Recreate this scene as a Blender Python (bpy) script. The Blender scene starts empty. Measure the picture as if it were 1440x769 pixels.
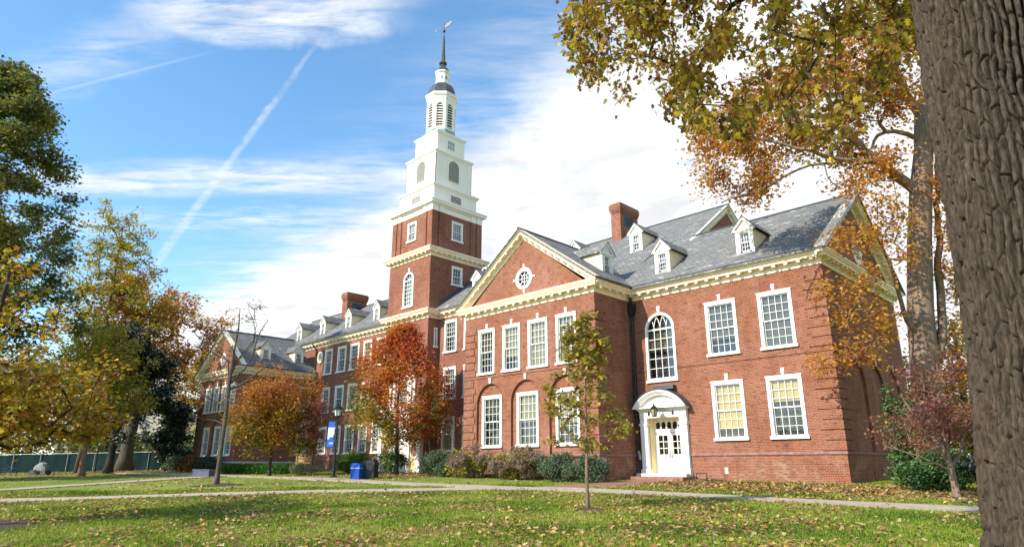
import bpy, math, random
import numpy as np
from mathutils import Vector
from mathutils.geometry import tessellate_polygon
rng = np.random.default_rng(7); random.seed(7)
sc = bpy.context.scene
COL = sc.collection
R = math.radians

# ------------------------------------------------------------------ camera
cam_d = bpy.data.cameras.new('camera'); cam = bpy.data.objects.new('camera', cam_d); COL.objects.link(cam)
cam_d.sensor_width = 36; cam_d.lens = 22.886; cam_d.clip_end = 6000
CAM = np.array([10.828, -32.847, 0.779])
cam.location = CAM; cam.rotation_euler = (R(90 + 16.476), R(-0.0), R(44.644))
sc.camera = cam

# ------------------------------------------------------------------ sun, sky, exposure
SUN_EL, SUN_AZ = 34.0, 11.5
sd = Vector((math.sin(R(SUN_AZ)), math.cos(R(SUN_AZ)), -math.tan(R(SUN_EL)))).normalized()
sl = bpy.data.lights.new('sun', 'SUN'); sl.energy = 4.0; sl.angle = R(0.5); sl.color = (1.0, 0.93, 0.82)
so = bpy.data.objects.new('sun', sl); COL.objects.link(so); so.rotation_euler = sd.to_track_quat('-Z', 'Y').to_euler()
so.location = (-20, -60, 60)
vs = sc.view_settings
vs.view_transform = 'Standard'; vs.look = 'None'; vs.gamma = 1; vs.use_curve_mapping = False; vs.exposure = 0.84


class NT:
    """tiny node-tree helper"""
    def __init__(s, nt): s.nt = nt; nt.nodes.clear()
    def n(s, typ, **kw):
        o = s.nt.nodes.new(typ); ins = kw.pop('i', {})
        for k, v in kw.items(): setattr(o, k, v)
        for k, v in ins.items(): s.set(o, k, v)
        return o
    def set(s, o, k, v):
        sock = o.inputs[k]
        if hasattr(v, 'is_linked') or hasattr(v, 'links'): s.nt.links.new(v, sock)
        else: sock.default_value = v
    def m(s, op, a, b=0.0, c=0.0, clamp=False):
        o = s.n('ShaderNodeMath', operation=op, use_clamp=clamp)
        s.set(o, 0, a); s.set(o, 1, b)
        if op in ('MULTIPLY_ADD', 'SMOOTH_MIN', 'SMOOTH_MAX'): s.set(o, 2, c)
        return o.outputs[0]
    def sstep(s, x, a, b):
        o = s.n('ShaderNodeMapRange', interpolation_type='SMOOTHSTEP')
        s.set(o, 'Value', x); s.set(o, 'From Min', a); s.set(o, 'From Max', b)
        return o.outputs[0]
    def mix(s, f, a, b, mode='MIX'):
        o = s.n('ShaderNodeMix', data_type='RGBA', blend_type=mode)
        s.set(o, 0, f); s.set(o, 6, a); s.set(o, 7, b)
        return o.outputs[2]
    def noise(s, vec, scale, detail=4.0, rough=0.55, dist=0.0):
        o = s.n('ShaderNodeTexNoise'); s.set(o, 'Vector', vec); s.set(o, 'Scale', scale)
        s.set(o, 'Detail', detail); s.set(o, 'Roughness', rough); s.set(o, 'Distortion', dist)
        return o.outputs['Fac']
    def ramp(s, f, stops, interp='LINEAR'):
        o = s.n('ShaderNodeValToRGB'); s.set(o, 'Fac', f); cr = o.color_ramp; cr.interpolation = interp
        while len(cr.elements) > 1: cr.elements.remove(cr.elements[-1])
        for k, (p, c) in enumerate(stops):
            e = cr.elements[0] if k == 0 else cr.elements.new(p)
            e.position = p; e.color = (c[0], c[1], c[2], 1)
        return o.outputs[0]


world = bpy.data.worlds.new('World'); sc.world = world; world.use_nodes = True
w = NT(world.node_tree)
sky = w.n('ShaderNodeTexSky', sky_type='NISHITA', sun_disc=False, sun_elevation=R(SUN_EL), sun_rotation=R(180 + SUN_AZ),
          altitude=0, air_density=1.0, dust_density=0.35, ozone_density=2.5)
geo = w.n('ShaderNodeTexCoord')
sep = w.n('ShaderNodeSeparateXYZ', i={0: geo.outputs['Generated']})
zc = w.m('MAXIMUM', sep.outputs[2], 0.03)
px = w.m('DIVIDE', sep.outputs[0], zc); py = w.m('DIVIDE', sep.outputs[1], zc)          # a flat cloud layer at altitude
pv = w.n('ShaderNodeCombineXYZ', i={0: px, 1: py}).outputs[0]
# streak axes of the layer
ta = w.m('ADD', w.m('MULTIPLY', px, 0.736), w.m('MULTIPLY', py, 0.677))
na = w.m('ADD', w.m('MULTIPLY', px, -0.677), w.m('MULTIPLY', py, 0.736))
sv = w.n('ShaderNodeCombineXYZ', i={0: w.m('MULTIPLY', ta, 0.55), 1: w.m('MULTIPLY', na, 2.2)}).outputs[0]
n1 = w.noise(sv, 2.2, 8, 0.6, 0.6); n2 = w.noise(pv, 4.5, 10, 0.62, 0.5); n3 = w.noise(sv, 7.0, 8, 0.65, 0.4)
# large bank: py above a curve
xm = w.m('MAXIMUM', w.m('MULTIPLY', px, -1.0), 0.35)
y0 = w.m('SUBTRACT', 1.5, w.m('DIVIDE', 0.33, xm))
bd = w.m('SUBTRACT', py, y0)
bd = w.m('ADD', bd, w.m('MULTIPLY', w.m('SUBTRACT', n1, 0.5), 0.55))
bd = w.m('ADD', bd, w.m('MULTIPLY', w.m('SUBTRACT', n2, 0.5), 0.30))
bank = w.sstep(bd, -0.14, 0.20)
thin = w.sstep(w.m('ADD', bd, 0.0), -0.55, 0.10)
thin = w.m('MULTIPLY', w.m('MULTIPLY', thin, w.sstep(n3, 0.25, 0.90)), 0.6)
# long horizontal band
b0 = w.m('ADD', w.m('MULTIPLY', w.m('ADD', px, 2.3), -0.677), w.m('MULTIPLY', w.m('SUBTRACT', py, 0.79), 0.736))
b0 = w.m('ADD', b0, w.m('MULTIPLY', w.m('SUBTRACT', n1, 0.5), 0.22))
band = w.m('SUBTRACT', 1.0, w.sstep(w.m('ABSOLUTE', b0), 0.03, 0.19))
band = w.m('MULTIPLY', w.m('MULTIPLY', band, w.sstep(n3, 0.22, 0.70)), 0.9)
band = w.m('MULTIPLY', band, w.sstep(ta, -2.2, -1.55))
# second, fainter band below it
b1 = w.m('ADD', b0, 0.0); b1 = w.m('SUBTRACT', b1, 0.42)
bandb = w.m('SUBTRACT', 1.0, w.sstep(w.m('ABSOLUTE', w.m('ADD', b1, w.m('MULTIPLY', w.m('SUBTRACT', n2, 0.5), 0.3))), 0.0, 0.22))
bandb = w.m('MULTIPLY', w.m('MULTIPLY', bandb, w.sstep(n3, 0.35, 0.7)), 0.55)
# patch high up
t0 = w.m('ADD', w.m('MULTIPLY', w.m('ADD', px, 1.27), -0.677), w.m('MULTIPLY', w.m('SUBTRACT', py, 0.52), 0.736))
t1 = w.m('ADD', w.m('MULTIPLY', w.m('ADD', px, 1.27), 0.736), w.m('MULTIPLY', w.m('SUBTRACT', py, 0.52), 0.677))
t0 = w.m('ADD', t0, w.m('MULTIPLY', w.m('SUBTRACT', n2, 0.5), 0.20))
t1 = w.m('ADD', t1, w.m('MULTIPLY', w.m('SUBTRACT', n1, 0.5), 0.20))
tw_ = w.m('ADD', w.m('POWER', w.m('DIVIDE', t0, 0.125), 2.0), w.m('POWER', w.m('DIVIDE', t1, 0.30), 2.0))
top = w.m('MULTIPLY', w.m('SUBTRACT', 1.0, w.sstep(tw_, 0.1, 1.5)), w.sstep(n3, 0.22, 0.75))
# wisp further left
q0 = w.m('ADD', w.m('MULTIPLY', w.m('ADD', px, 1.70), -0.30), w.m('MULTIPLY', w.m('SUBTRACT', py, 0.29), 0.954))
q0 = w.m('ADD', q0, w.m('MULTIPLY', w.m('SUBTRACT', n2, 0.5), 0.12))
wisp = w.m('MULTIPLY', w.m('SUBTRACT', 1.0, w.sstep(w.m('ABSOLUTE', q0), 0.0, 0.13)), 0.40)
wisp = w.m('MULTIPLY', wisp, w.sstep(n3, 0.30, 0.70))
# contrails: straight lines in the layer
c0 = w.m('SUBTRACT', py, w.m('ADD', 0.649, w.m('MULTIPLY', w.m('ADD', px, 1.344), -0.153)))
nf = w.noise(pv, 14.0, 6, 0.6)
c0 = w.m('ADD', c0, w.m('MULTIPLY', w.m('SUBTRACT', nf, 0.5), 0.022))
cw = w.m('MULTIPLY', w.m('POWER', xm, 1.35), 0.0060)
con = w.m('SUBTRACT', 1.0, w.sstep(w.m('DIVIDE', w.m('ABSOLUTE', c0), cw), 0.25, 1.15))
con = w.m('MULTIPLY', w.m('MULTIPLY', con, w.sstep(px, -1.15, -1.55)), 0.36)
con = w.m('MULTIPLY', con, w.sstep(nf, 0.20, 0.65))
d0 = w.m('SUBTRACT', py, w.m('ADD', 0.226, w.m('MULTIPLY', w.m('ADD', px, 2.062), 0.471)))
con2 = w.m('MULTIPLY', w.m('SUBTRACT', 1.0, w.sstep(w.m('ABSOLUTE', d0), 0.001, 0.010)), 0.17)
con2 = w.m('MULTIPLY', con2, w.sstep(px, -1.45, -1.75))
lay = bank
for k in (thin, band, bandb, top, wisp, con, con2): lay = w.m('SUBTRACT', w.m('ADD', lay, k), w.m('MULTIPLY', lay, k))
# faint mottling inside the bank (blue showing through)
hol = w.m('MULTIPLY', w.sstep(w.m('ADD', w.m('MULTIPLY', n2, 0.6), w.m('MULTIPLY', n3, 0.4)), 0.52, 0.66), 0.34)
lay = w.m('MULTIPLY', lay, w.m('SUBTRACT', 1.0, hol))
lay = w.m('MULTIPLY', lay, w.sstep(sep.outputs[2], -0.01, 0.05))
hsv = w.n('ShaderNodeHueSaturation', i={'Hue': 0.492, 'Saturation': 1.13, 'Value': 1.14, 'Color': sky.outputs[0]})
bg1 = w.n('ShaderNodeBackground', i={'Color': hsv.outputs[0], 'Strength': 0.15})
cld = w.n('ShaderNodeMapping', i={'Vector': pv, 'Scale': (1.0, 1.6, 1.0)}).outputs[0]
cs = w.m('ADD', 0.52, w.m('MULTIPLY', w.sstep(w.noise(cld, 2.6, 9, 0.6, 0.7), 0.30, 0.62), 0.17))
bg2 = w.n('ShaderNodeBackground', i={'Color': (0.965, 0.98, 1.0, 1), 'Strength': cs})
mx = w.n('ShaderNodeMixShader', i={0: lay, 1: bg1.outputs[0], 2: bg2.outputs[0]})
w.n('ShaderNodeOutputWorld', i={0: mx.outputs[0]})


# ------------------------------------------------------------------ mesh helpers
def tag(o, label=None, cat=None, group=None, kind=None):
    for k, v in (('label', label), ('category', cat), ('group', group), ('kind', kind)):
        if v: o[k] = v
    return o


def empty(name, loc, label, cat, group=None):
    o = bpy.data.objects.new(name, None); o.location = loc; o.empty_display_size = 0.3; COL.objects.link(o)
    return tag(o, label, cat, group)


class MB:
    def __init__(s): s.v = []; s.f = []; s.m = []; s.off = np.zeros(3)
    def add(s, vs, fs, mat=0):
        b = len(s.v); s.v.extend([tuple(map(float, p)) for p in vs])
        for f in fs: s.f.append([b + i for i in f]); s.m.append(mat)
    def box(s, x0, x1, y0, y1, z0, z1, mat=0):
        s.add([(x0, y0, z0), (x1, y0, z0), (x1, y1, z0), (x0, y1, z0), (x0, y0, z1), (x1, y0, z1), (x1, y1, z1), (x0, y1, z1)],
              [(0, 3, 2, 1), (4, 5, 6, 7), (0, 1, 5, 4), (1, 2, 6, 5), (2, 3, 7, 6), (3, 0, 4, 7)], mat)
    def fbox(s, F, a0, a1, b0, b1, c0, c1, mat=0):
        P = [F(a, b, c) for c in (c0, c1) for (a, b) in ((a0, b0), (a1, b0), (a1, b1), (a0, b1))]
        s.add(P, [(0, 3, 2, 1), (4, 5, 6, 7), (0, 1, 5, 4), (1, 2, 6, 5), (2, 3, 7, 6), (3, 0, 4, 7)], mat)
    def prism(s, F, poly, c0, c1, mat=0):
        n = len(poly); P = [F(a, b, c0) for a, b in poly] + [F(a, b, c1) for a, b in poly]
        s.add(P, [tuple(range(n - 1, -1, -1)), tuple(range(n, 2 * n))] + [(i, (i + 1) % n, n + (i + 1) % n, n + i) for i in range(n)], mat)
    def ring(s, F, outer, inner, c0, c1, mat=0, closed=True):
        n = len(outer); P = [F(a, b, c) for c in (c0, c1) for poly in (outer, inner) for a, b in poly]
        o0, i0, o1, i1 = 0, n, 2 * n, 3 * n; fs = []
        for k in range(n if closed else n - 1):
            j = (k + 1) % n
            fs += [(o1 + k, o1 + j, i1 + j, i1 + k), (o0 + k, i0 + k, i0 + j, o0 + j), (o0 + k, o0 + j, o1 + j, o1 + k), (i0 + k, i1 + k, i1 + j, i0 + j)]
        if not closed: fs += [(0, o1, i1, i0), (n - 1, i0 + n - 1, i1 + n - 1, o1 + n - 1)]
        s.add(P, fs, mat)
    def strip(s, F, pts, wd, c0, c1, mat=0):
        pts = np.array(pts, float); d = np.gradient(pts, axis=0); d /= np.linalg.norm(d, axis=1)[:, None] + 1e-9
        nn = np.stack([-d[:, 1], d[:, 0]], 1) * wd / 2
        s.ring(F, (pts + nn).tolist(), (pts - nn).tolist(), c0, c1, mat, closed=False)
    def tube(s, p, r, n=6, mat=0, cap=True):
        p = np.array(p, float); r = np.broadcast_to(np.array(r, float), (len(p),)); V = []
        d = np.gradient(p, axis=0)
        for k in range(len(p)):
            t = d[k] / (np.linalg.norm(d[k]) + 1e-9); a = np.cross(t, (0.31, 0.87, 0.38)); a /= np.linalg.norm(a); b = np.cross(t, a)
            for j in range(n):
                th = 2 * math.pi * j / n; V.append(p[k] + r[k] * (math.cos(th) * a + math.sin(th) * b))
        fs = [(k * n + j, k * n + (j + 1) % n, (k + 1) * n + (j + 1) % n, (k + 1) * n + j) for k in range(len(p) - 1) for j in range(n)]
        if cap: fs += [tuple(range(n - 1, -1, -1)), tuple((len(p) - 1) * n + j for j in range(n))]
        s.add(V, fs, mat)
    def lathe(s, c, prof, n=8, ph=0.0, mat=0):
        V = [(c[0] + r * math.cos(ph + 2 * math.pi * j / n), c[1] + r * math.sin(ph + 2 * math.pi * j / n), c[2] + z) for r, z in prof for j in range(n)]
        fs = [(k * n + j, k * n + (j + 1) % n, (k + 1) * n + (j + 1) % n, (k + 1) * n + j) for k in range(len(prof) - 1) for j in range(n)]
        fs += [tuple(range(n - 1, -1, -1)), tuple((len(prof) - 1) * n + j for j in range(n))]
        s.add(V, fs, mat)
    def sweep(s, path, prof, mat=0, closed=False):
        """prof = list of (outward, z); path = plan points, outward is to the right of travel"""
        P = [np.array(p, float) for p in path]; n = len(P); m = len(prof); V = []
        for k in range(n):
            a = P[k] - P[k - 1] if (k > 0 or closed) else P[1] - P[0]
            b = P[(k + 1) % n] - P[k] if (k < n - 1 or closed) else P[k] - P[k - 1]
            a = a / np.linalg.norm(a); b = b / np.linalg.norm(b)
            na, nb = np.array([a[1], -a[0]]), np.array([b[1], -b[0]])
            mi = (na + nb) / (1 + na @ nb)
            for c, z in prof: V.append((P[k][0] + mi[0] * c, P[k][1] + mi[1] * c, z))
        fs = [(k * m + j, ((k + 1) % n) * m + j, ((k + 1) % n) * m + (j + 1) % m, k * m + (j + 1) % m) for k in range(n if closed else n - 1) for j in range(m)]
        if not closed: fs += [tuple(range(m)), tuple((n - 1) * m + j for j in range(m - 1, -1, -1))]
        s.add(V, fs, mat)
    def slab(s, pts, th, mat=0):
        n = len(pts); P = [tuple(p) for p in pts] + [(p[0], p[1], p[2] - th) for p in pts]
        s.add(P, [tuple(range(n)), tuple(range(2 * n - 1, n - 1, -1))] + [(i, n + i, n + (i + 1) % n, (i + 1) % n) for i in range(n)], mat)
    def wall(s, F, outer, holes=(), c=0.0, rev=0.22, mat=0, revmat=None):
        loops = [[Vector((a, b, 0)) for a, b in outer]] + [[Vector((a, b, 0)) for a, b in h] for h in holes]
        flat = [p for l in loops for p in l]
        tris = tessellate_polygon(loops)
        V = [F(p.x, p.y, c) for p in flat]
        out = []
        for t in tris:
            A, B, C_ = (flat[i] for i in t)
            ar = (B.x - A.x) * (C_.y - A.y) - (B.y - A.y) * (C_.x - A.x)
            out.append(tuple(t) if ar > 0 else tuple(t[::-1]))
        s.add(V, out, mat)
        for h in holes:
            n = len(h); P = [F(a, b, c) for a, b in h] + [F(a, b, c - rev) for a, b in h]
            s.add(P, [(i, (i + 1) % n, n + (i + 1) % n, n + i) for i in range(n)], mat if revmat is None else revmat)
    def build(s, name, mats, parent=None, smooth=False, label=None):
        me = bpy.data.meshes.new(name)
        V = np.array(s.v, float) - s.off
        if parent is not None and parent.get('_base') is not None: V = V - np.array(parent['_base'])
        me.from_pydata(V.tolist(), [], s.f); me.update()
        if not isinstance(mats, (list, tuple)): mats = [mats]
        for m in mats: me.materials.append(m)
        if len(mats) > 1: me.polygons.foreach_set('material_index', np.array(s.m, np.int32))
        uvl = me.uv_layers.new(name='UVMap')
        W = np.array(s.v, float); uv = np.zeros((len(me.loops), 2)); k = 0
        for p in me.polygons:
            nx, ny, nz = p.normal; h = math.hypot(nx, ny)
            if h < 0.05: t = (1, 0, 0); b = (0, 1, 0)
            else:
                t = (-ny / h, nx / h, 0); b = (-nz * nx / h, -nz * ny / h, h)
            for li in p.loop_indices:
                q = W[me.loops[li].vertex_index]
                uv[li] = (q[0] * t[0] + q[1] * t[1], q[0] * b[0] + q[1] * b[1] + q[2] * b[2])
        uvl.data.foreach_set('uv', uv.ravel())
        if smooth: me.polygons.foreach_set('use_smooth', np.ones(len(me.polygons), bool))
        o = bpy.data.objects.new(name, me); COL.objects.link(o)
        if parent is not None: o.parent = parent
        if label: o['label'] = label
        return o


def arrays_mesh(name, V, faces, mat, parent=None, smooth=False, uv=None):
    """fast mesh: V (n,3), faces (m,k) constant k"""
    me = bpy.data.meshes.new(name); V = np.asarray(V, np.float32); faces = np.asarray(faces, np.int32)
    if parent is not None and parent.get('_base') is not None: V = V - np.array(parent['_base'], np.float32)
    m, k = faces.shape
    me.vertices.add(len(V)); me.vertices.foreach_set('co', V.ravel())
    me.loops.add(m * k); me.loops.foreach_set('vertex_index', faces.ravel())
    me.polygons.add(m); me.polygons.foreach_set('loop_start', np.arange(0, m * k, k, dtype=np.int32))
    me.update(calc_edges=True)
    me.polygons.foreach_set('use_smooth', np.full(m, smooth, bool))
    me.materials.append(mat)
    o = bpy.data.objects.new(name, me); COL.objects.link(o)
    if parent is not None: o.parent = parent
    return o


def frame(o, u):
    """wall frame: a along u, b up, c outward (right of u)"""
    o = np.array(o, float); u = np.array(u, float); n = np.array([u[1], -u[0], 0.0]); u3 = np.array([u[0], u[1], 0.0])
    return lambda a, b, c: o + u3 * a + n * c + np.array([0, 0, b])


def FY(y): return frame((0, y, 0), (1, 0))        # faces -Y; a = x
def FX(x): return frame((x, 0, 0), (0, 1))        # faces +X; a = y
def FXm(x): return frame((x, 0, 0), (0, -1))      # faces -X; a = -y


def arch(a0, a1, b0, sp, n=14):
    r = (a1 - a0) / 2; c = (a0 + a1) / 2
    return [(a0, b0), (a1, b0)] + [(c + r * math.cos(math.pi * k / n), sp + r * math.sin(math.pi * k / n)) for k in range(n + 1)]


def rect(a0, a1, b0, b1): return [(a0, b0), (a1, b0), (a1, b1), (a0, b1)]
def circ(a, b, r, n=24, ry=None): return [(a + r * math.cos(2 * math.pi * k / n), b + (ry or r) * math.sin(2 * math.pi * k / n)) for k in range(n)]


# ------------------------------------------------------------------ materials
def mat(name):
    m = bpy.data.materials.new(name); m.use_nodes = True
    return m, NT(m.node_tree)


def out(t, sh): t.n('ShaderNodeOutputMaterial', i={0: sh})


def simple(name, col, rough=0.6, metal=0.0, var=0.12, scale=3.0, spec=0.4, bump=0.0, bscale=40):
    m, t = mat(name); co = t.n('ShaderNodeTexCoord').outputs['Object']
    f = t.noise(co, scale, 5, 0.6)
    a = [c * (1 - var) for c in col]; b = [min(1, c * (1 + var)) for c in col]
    c = t.ramp(f, [(0.3, a), (0.7, b)])
    p = t.n('ShaderNodeBsdfPrincipled', i={'Base Color': c, 'Roughness': rough, 'Metallic': metal, 'Specular IOR Level': spec})
    if bump:
        bn = t.n('ShaderNodeBump', i={'Strength': bump, 'Distance': 0.02, 'Height': t.noise(co, bscale, 4)})
        t.set(p, 'Normal', bn.outputs[0])
    out(t, p.outputs[0]); return m


def brick_mat(name, c1, c2, mortar, dirt=1.0):
    m, t = mat(name); tc = t.n('ShaderNodeTexCoord'); uv = tc.outputs['UV']; ob = tc.outputs['Object']
    b = t.n('ShaderNodeTexBrick', offset=0.5, squash=0.5, squash_frequency=6)
    for k, v in {'Vector': uv, 'Color1': (*c1, 1), 'Color2': (*c2, 1), 'Mortar': (*mortar, 1), 'Scale': 1.0, 'Mortar Size': 0.008, 'Mortar Smooth': 0.3, 'Bias': -0.1,
                 'Brick Width': 0.22, 'Row Height': 0.076}.items(): t.set(b, k, v)
    mp = t.n('ShaderNodeMapping', i={'Vector': uv, 'Scale': (1 / 0.22, 1 / 0.076, 1)})
    wn = t.n('ShaderNodeTexWhiteNoise', noise_dimensions='2D'); sn = t.n('ShaderNodeVectorMath', operation='FLOOR', i={0: mp.outputs[0]})
    t.set(wn, 'Vector', sn.outputs[0])
    odd = t.mix(t.m('MULTIPLY', t.sstep(wn.outputs[0], 0.86, 0.98), 0.55), b.outputs[0], (c1[0] * 0.45, c1[1] * 0.42, c1[2] * 0.5, 1))
    odd = t.mix(t.m('MULTIPLY', t.sstep(wn.outputs[0], 0.20, 0.03), 0.50), odd, (min(1, c2[0] * 1.7), c2[1] * 2.6, c2[2] * 2.9, 1))
    big = t.noise(ob, 0.28, 6, 0.6); mid = t.noise(ob, 1.6, 6, 0.65)
    v = t.m('ADD', t.m('MULTIPLY', t.m('SUBTRACT', big, 0.5), 0.75 * dirt), t.m('MULTIPLY', t.m('SUBTRACT', mid, 0.5), 0.45 * dirt))
    h = t.n('ShaderNodeHueSaturation', i={'Color': odd, 'Value': t.m('ADD', 1.0, v), 'Saturation': t.m('SUBTRACT', 1.0, t.m('MULTIPLY', v, 0.5))})
    st = t.n('ShaderNodeMapping', i={'Vector': ob, 'Scale': (1.6, 1.6, 0.16)})
    streak = t.sstep(t.noise(st.outputs[0], 1.0, 5, 0.6), 0.56, 0.78)
    col = t.mix(t.m('MULTIPLY', streak, 0.22 * dirt), h.outputs[0], (0.30, 0.21, 0.17, 1))
    zz = t.n('ShaderNodeSeparateXYZ', i={0: ob}).outputs[2]
    eff = t.m('MULTIPLY', t.m('MULTIPLY', t.sstep(zz, 2.6, 0.4), t.sstep(t.noise(ob, 0.9, 7, 0.7), 0.42, 0.68)), t.sstep(wn.outputs[0], 0.25, 0.75))
    col = t.mix(t.m('MULTIPLY', eff, 0.62), col, (0.40, 0.28, 0.20, 1))
    soot = t.m('MULTIPLY', t.sstep(t.noise(st.outputs[0], 0.55, 6, 0.65), 0.52, 0.70), 0.30)
    col = t.mix(soot, col, (0.085, 0.034, 0.026, 1))
    bm = t.n('ShaderNodeBump', i={'Strength': 0.35, 'Distance': 0.012, 'Height': b.outputs['Fac']}, invert=True)
    p = t.n('ShaderNodeBsdfPrincipled', i={'Base Color': col, 'Roughness': 0.88, 'Specular IOR Level': 0.25, 'Normal': bm.outputs[0]})
    out(t, p.outputs[0]); return m


M = {}
M['brick'] = brick_mat('red brick', (0.250, 0.070, 0.034), (0.150, 0.040, 0.022), (0.36, 0.25, 0.165))
M['brick_far'] = brick_mat('tower brick', (0.245, 0.072, 0.039), (0.160, 0.046, 0.028), (0.33, 0.23, 0.16))
M['ledge'] = brick_mat('ledge brick', (0.30, 0.12, 0.085), (0.24, 0.085, 0.06), (0.46, 0.36, 0.30))
M['soldier'] = simple('weathered ledge', (0.25, 0.135, 0.105), 0.9, var=0.3, scale=6)


def slate_mat():
    m, t = mat('slate'); tc = t.n('ShaderNodeTexCoord'); uv = tc.outputs['UV']; ob = tc.outputs['Object']
    b = t.n('ShaderNodeTexBrick', offset=0.5)
    for k, v in {'Vector': uv, 'Color1': (0, 0, 0, 1), 'Color2': (1, 1, 1, 1), 'Mortar': (0.5, 0.5, 0.5, 1), 'Scale': 1.0, 'Mortar Size': 0.012, 'Brick Width': 0.36, 'Row Height': 0.25}.items(): t.set(b, k, v)
    mp = t.n('ShaderNodeMapping', i={'Vector': uv, 'Scale': (0.75, 2.6, 1)})
    f = t.sstep(t.noise(mp.outputs[0], 1.0, 4, 0.75, 0.4), 0.33, 0.67)
    bw = t.n('ShaderNodeRGBToBW', i={0: b.outputs[0]}).outputs[0]
    x = t.m('ADD', t.m('MULTIPLY', bw, 0.30), t.m('MULTIPLY', f, 0.70), clamp=True)
    c = t.ramp(x, [(0.08, (0.050, 0.054, 0.056)), (0.24, (0.19, 0.20, 0.185)), (0.38, (0.11, 0.115, 0.112)), (0.52, (0.26, 0.268, 0.24)), (0.64, (0.13, 0.085, 0.098)), (0.76, (0.20, 0.205, 0.19)), (0.92, (0.40, 0.39, 0.34))])
    st = t.noise(ob, 0.35, 5, 0.6)
    c = t.mix(t.m('MULTIPLY', t.sstep(st, 0.5, 0.75), 0.35), c, (0.12, 0.125, 0.13, 1))
    c = t.mix(b.outputs['Fac'], c, (0.07, 0.075, 0.08, 1))
    bm = t.n('ShaderNodeBump', i={'Strength': 0.6, 'Distance': 0.03, 'Height': t.m('ADD', bw, t.m('MULTIPLY', b.outputs['Fac'], -1.5))})
    p = t.n('ShaderNodeBsdfPrincipled', i={'Base Color': c, 'Roughness': 0.75, 'Specular IOR Level': 0.12, 'Normal': bm.outputs[0]})
    out(t, p.outputs[0]); return m


M['slate'] = slate_mat()
M['lead'] = simple('dark lead', (0.075, 0.078, 0.085), 0.5, 0.3, 0.25, 2.0)
M['flash'] = simple('grey flashing', (0.34, 0.36, 0.38), 0.5, 0.4, 0.1)
M['white'] = simple('white paint', (0.81, 0.775, 0.705), 0.5, var=0.04, scale=2)
M['cream'] = simple('cream paint', (0.86, 0.72, 0.51), 0.55, var=0.09, scale=2.2)
M['towerwhite'] = simple('tower white paint', (0.81, 0.765, 0.67), 0.5, var=0.05, scale=0.7)
M['yellow'] = simple('yellow cream paint', (0.78, 0.62, 0.31), 0.55, var=0.05)
M['stone'] = simple('pale stone', (0.62, 0.57, 0.48), 0.8, var=0.12, scale=5)
M['copper'] = simple('green copper', (0.20, 0.33, 0.33), 0.6, 0.2, 0.2)
M['black'] = simple('black metal', (0.018, 0.019, 0.021), 0.4, 0.2, 0.2)
M['pipe'] = simple('dark bronze pipe', (0.035, 0.028, 0.027), 0.45, 0.3, 0.2)
M['dark'] = simple('unlit room dark', (0.030, 0.036, 0.045), 0.9, var=0.4, scale=1.5)  # dark colour stands in for the unlit rooms behind windows
M['louvre_blue'] = simple('blue louvre', (0.035, 0.10, 0.15), 0.5, var=0.2)
M['louvre_dark'] = simple('dark louvre backing', (0.012, 0.02, 0.024), 0.7)


def blind_mat(name, c):
    m, t = mat(name); ob = t.n('ShaderNodeTexCoord').outputs['Object']
    f = t.noise(ob, 0.9, 3, 0.5); g = t.noise(ob, 14.0, 3)
    col = t.mix(f, (c[0] * 0.6, c[1] * 0.6, c[2] * 0.55, 1), (*c, 1)); col = t.mix(t.m('MULTIPLY', g, 0.25), col, (c[0] * 0.5, c[1] * 0.5, c[2] * 0.5, 1))
    p = t.n('ShaderNodeBsdfPrincipled', i={'Base Color': col, 'Roughness': 0.8}); out(t, p.outputs[0]); return m


M['blind_y'] = blind_mat('yellow blind', (0.60, 0.45, 0.16))
M['blind_p'] = blind_mat('pale blind', (0.34, 0.30, 0.165))
M['blind_g'] = blind_mat('grey blind', (0.115, 0.105, 0.068))
M['blind_b'] = blind_mat('blue grey blind', (0.33, 0.40, 0.46))


def glass_mat():
    m, t = mat('window glass'); ob = t.n('ShaderNodeTexCoord').outputs['Object']
    bm = t.n('ShaderNodeBump', i={'Strength': 0.22, 'Distance': 0.05, 'Height': t.noise(ob, 1.9, 3)})
    fr = t.n('ShaderNodeFresnel', i={'IOR': 1.5}); g = t.n('ShaderNodeBsdfGlossy', i={'Roughness': 0.02, 'Color': (0.9, 0.95, 1, 1), 'Normal': bm.outputs[0]})
    tr = t.n('ShaderNodeBsdfTransparent', i={'Color': (0.86, 0.90, 0.88, 1)})
    mx = t.n('ShaderNodeMixShader', i={0: t.m('ADD', fr.outputs[0], 0.03), 1: tr.outputs[0], 2: g.outputs[0]}); out(t, mx.outputs[0]); return m


M['glass'] = glass_mat()


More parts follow.
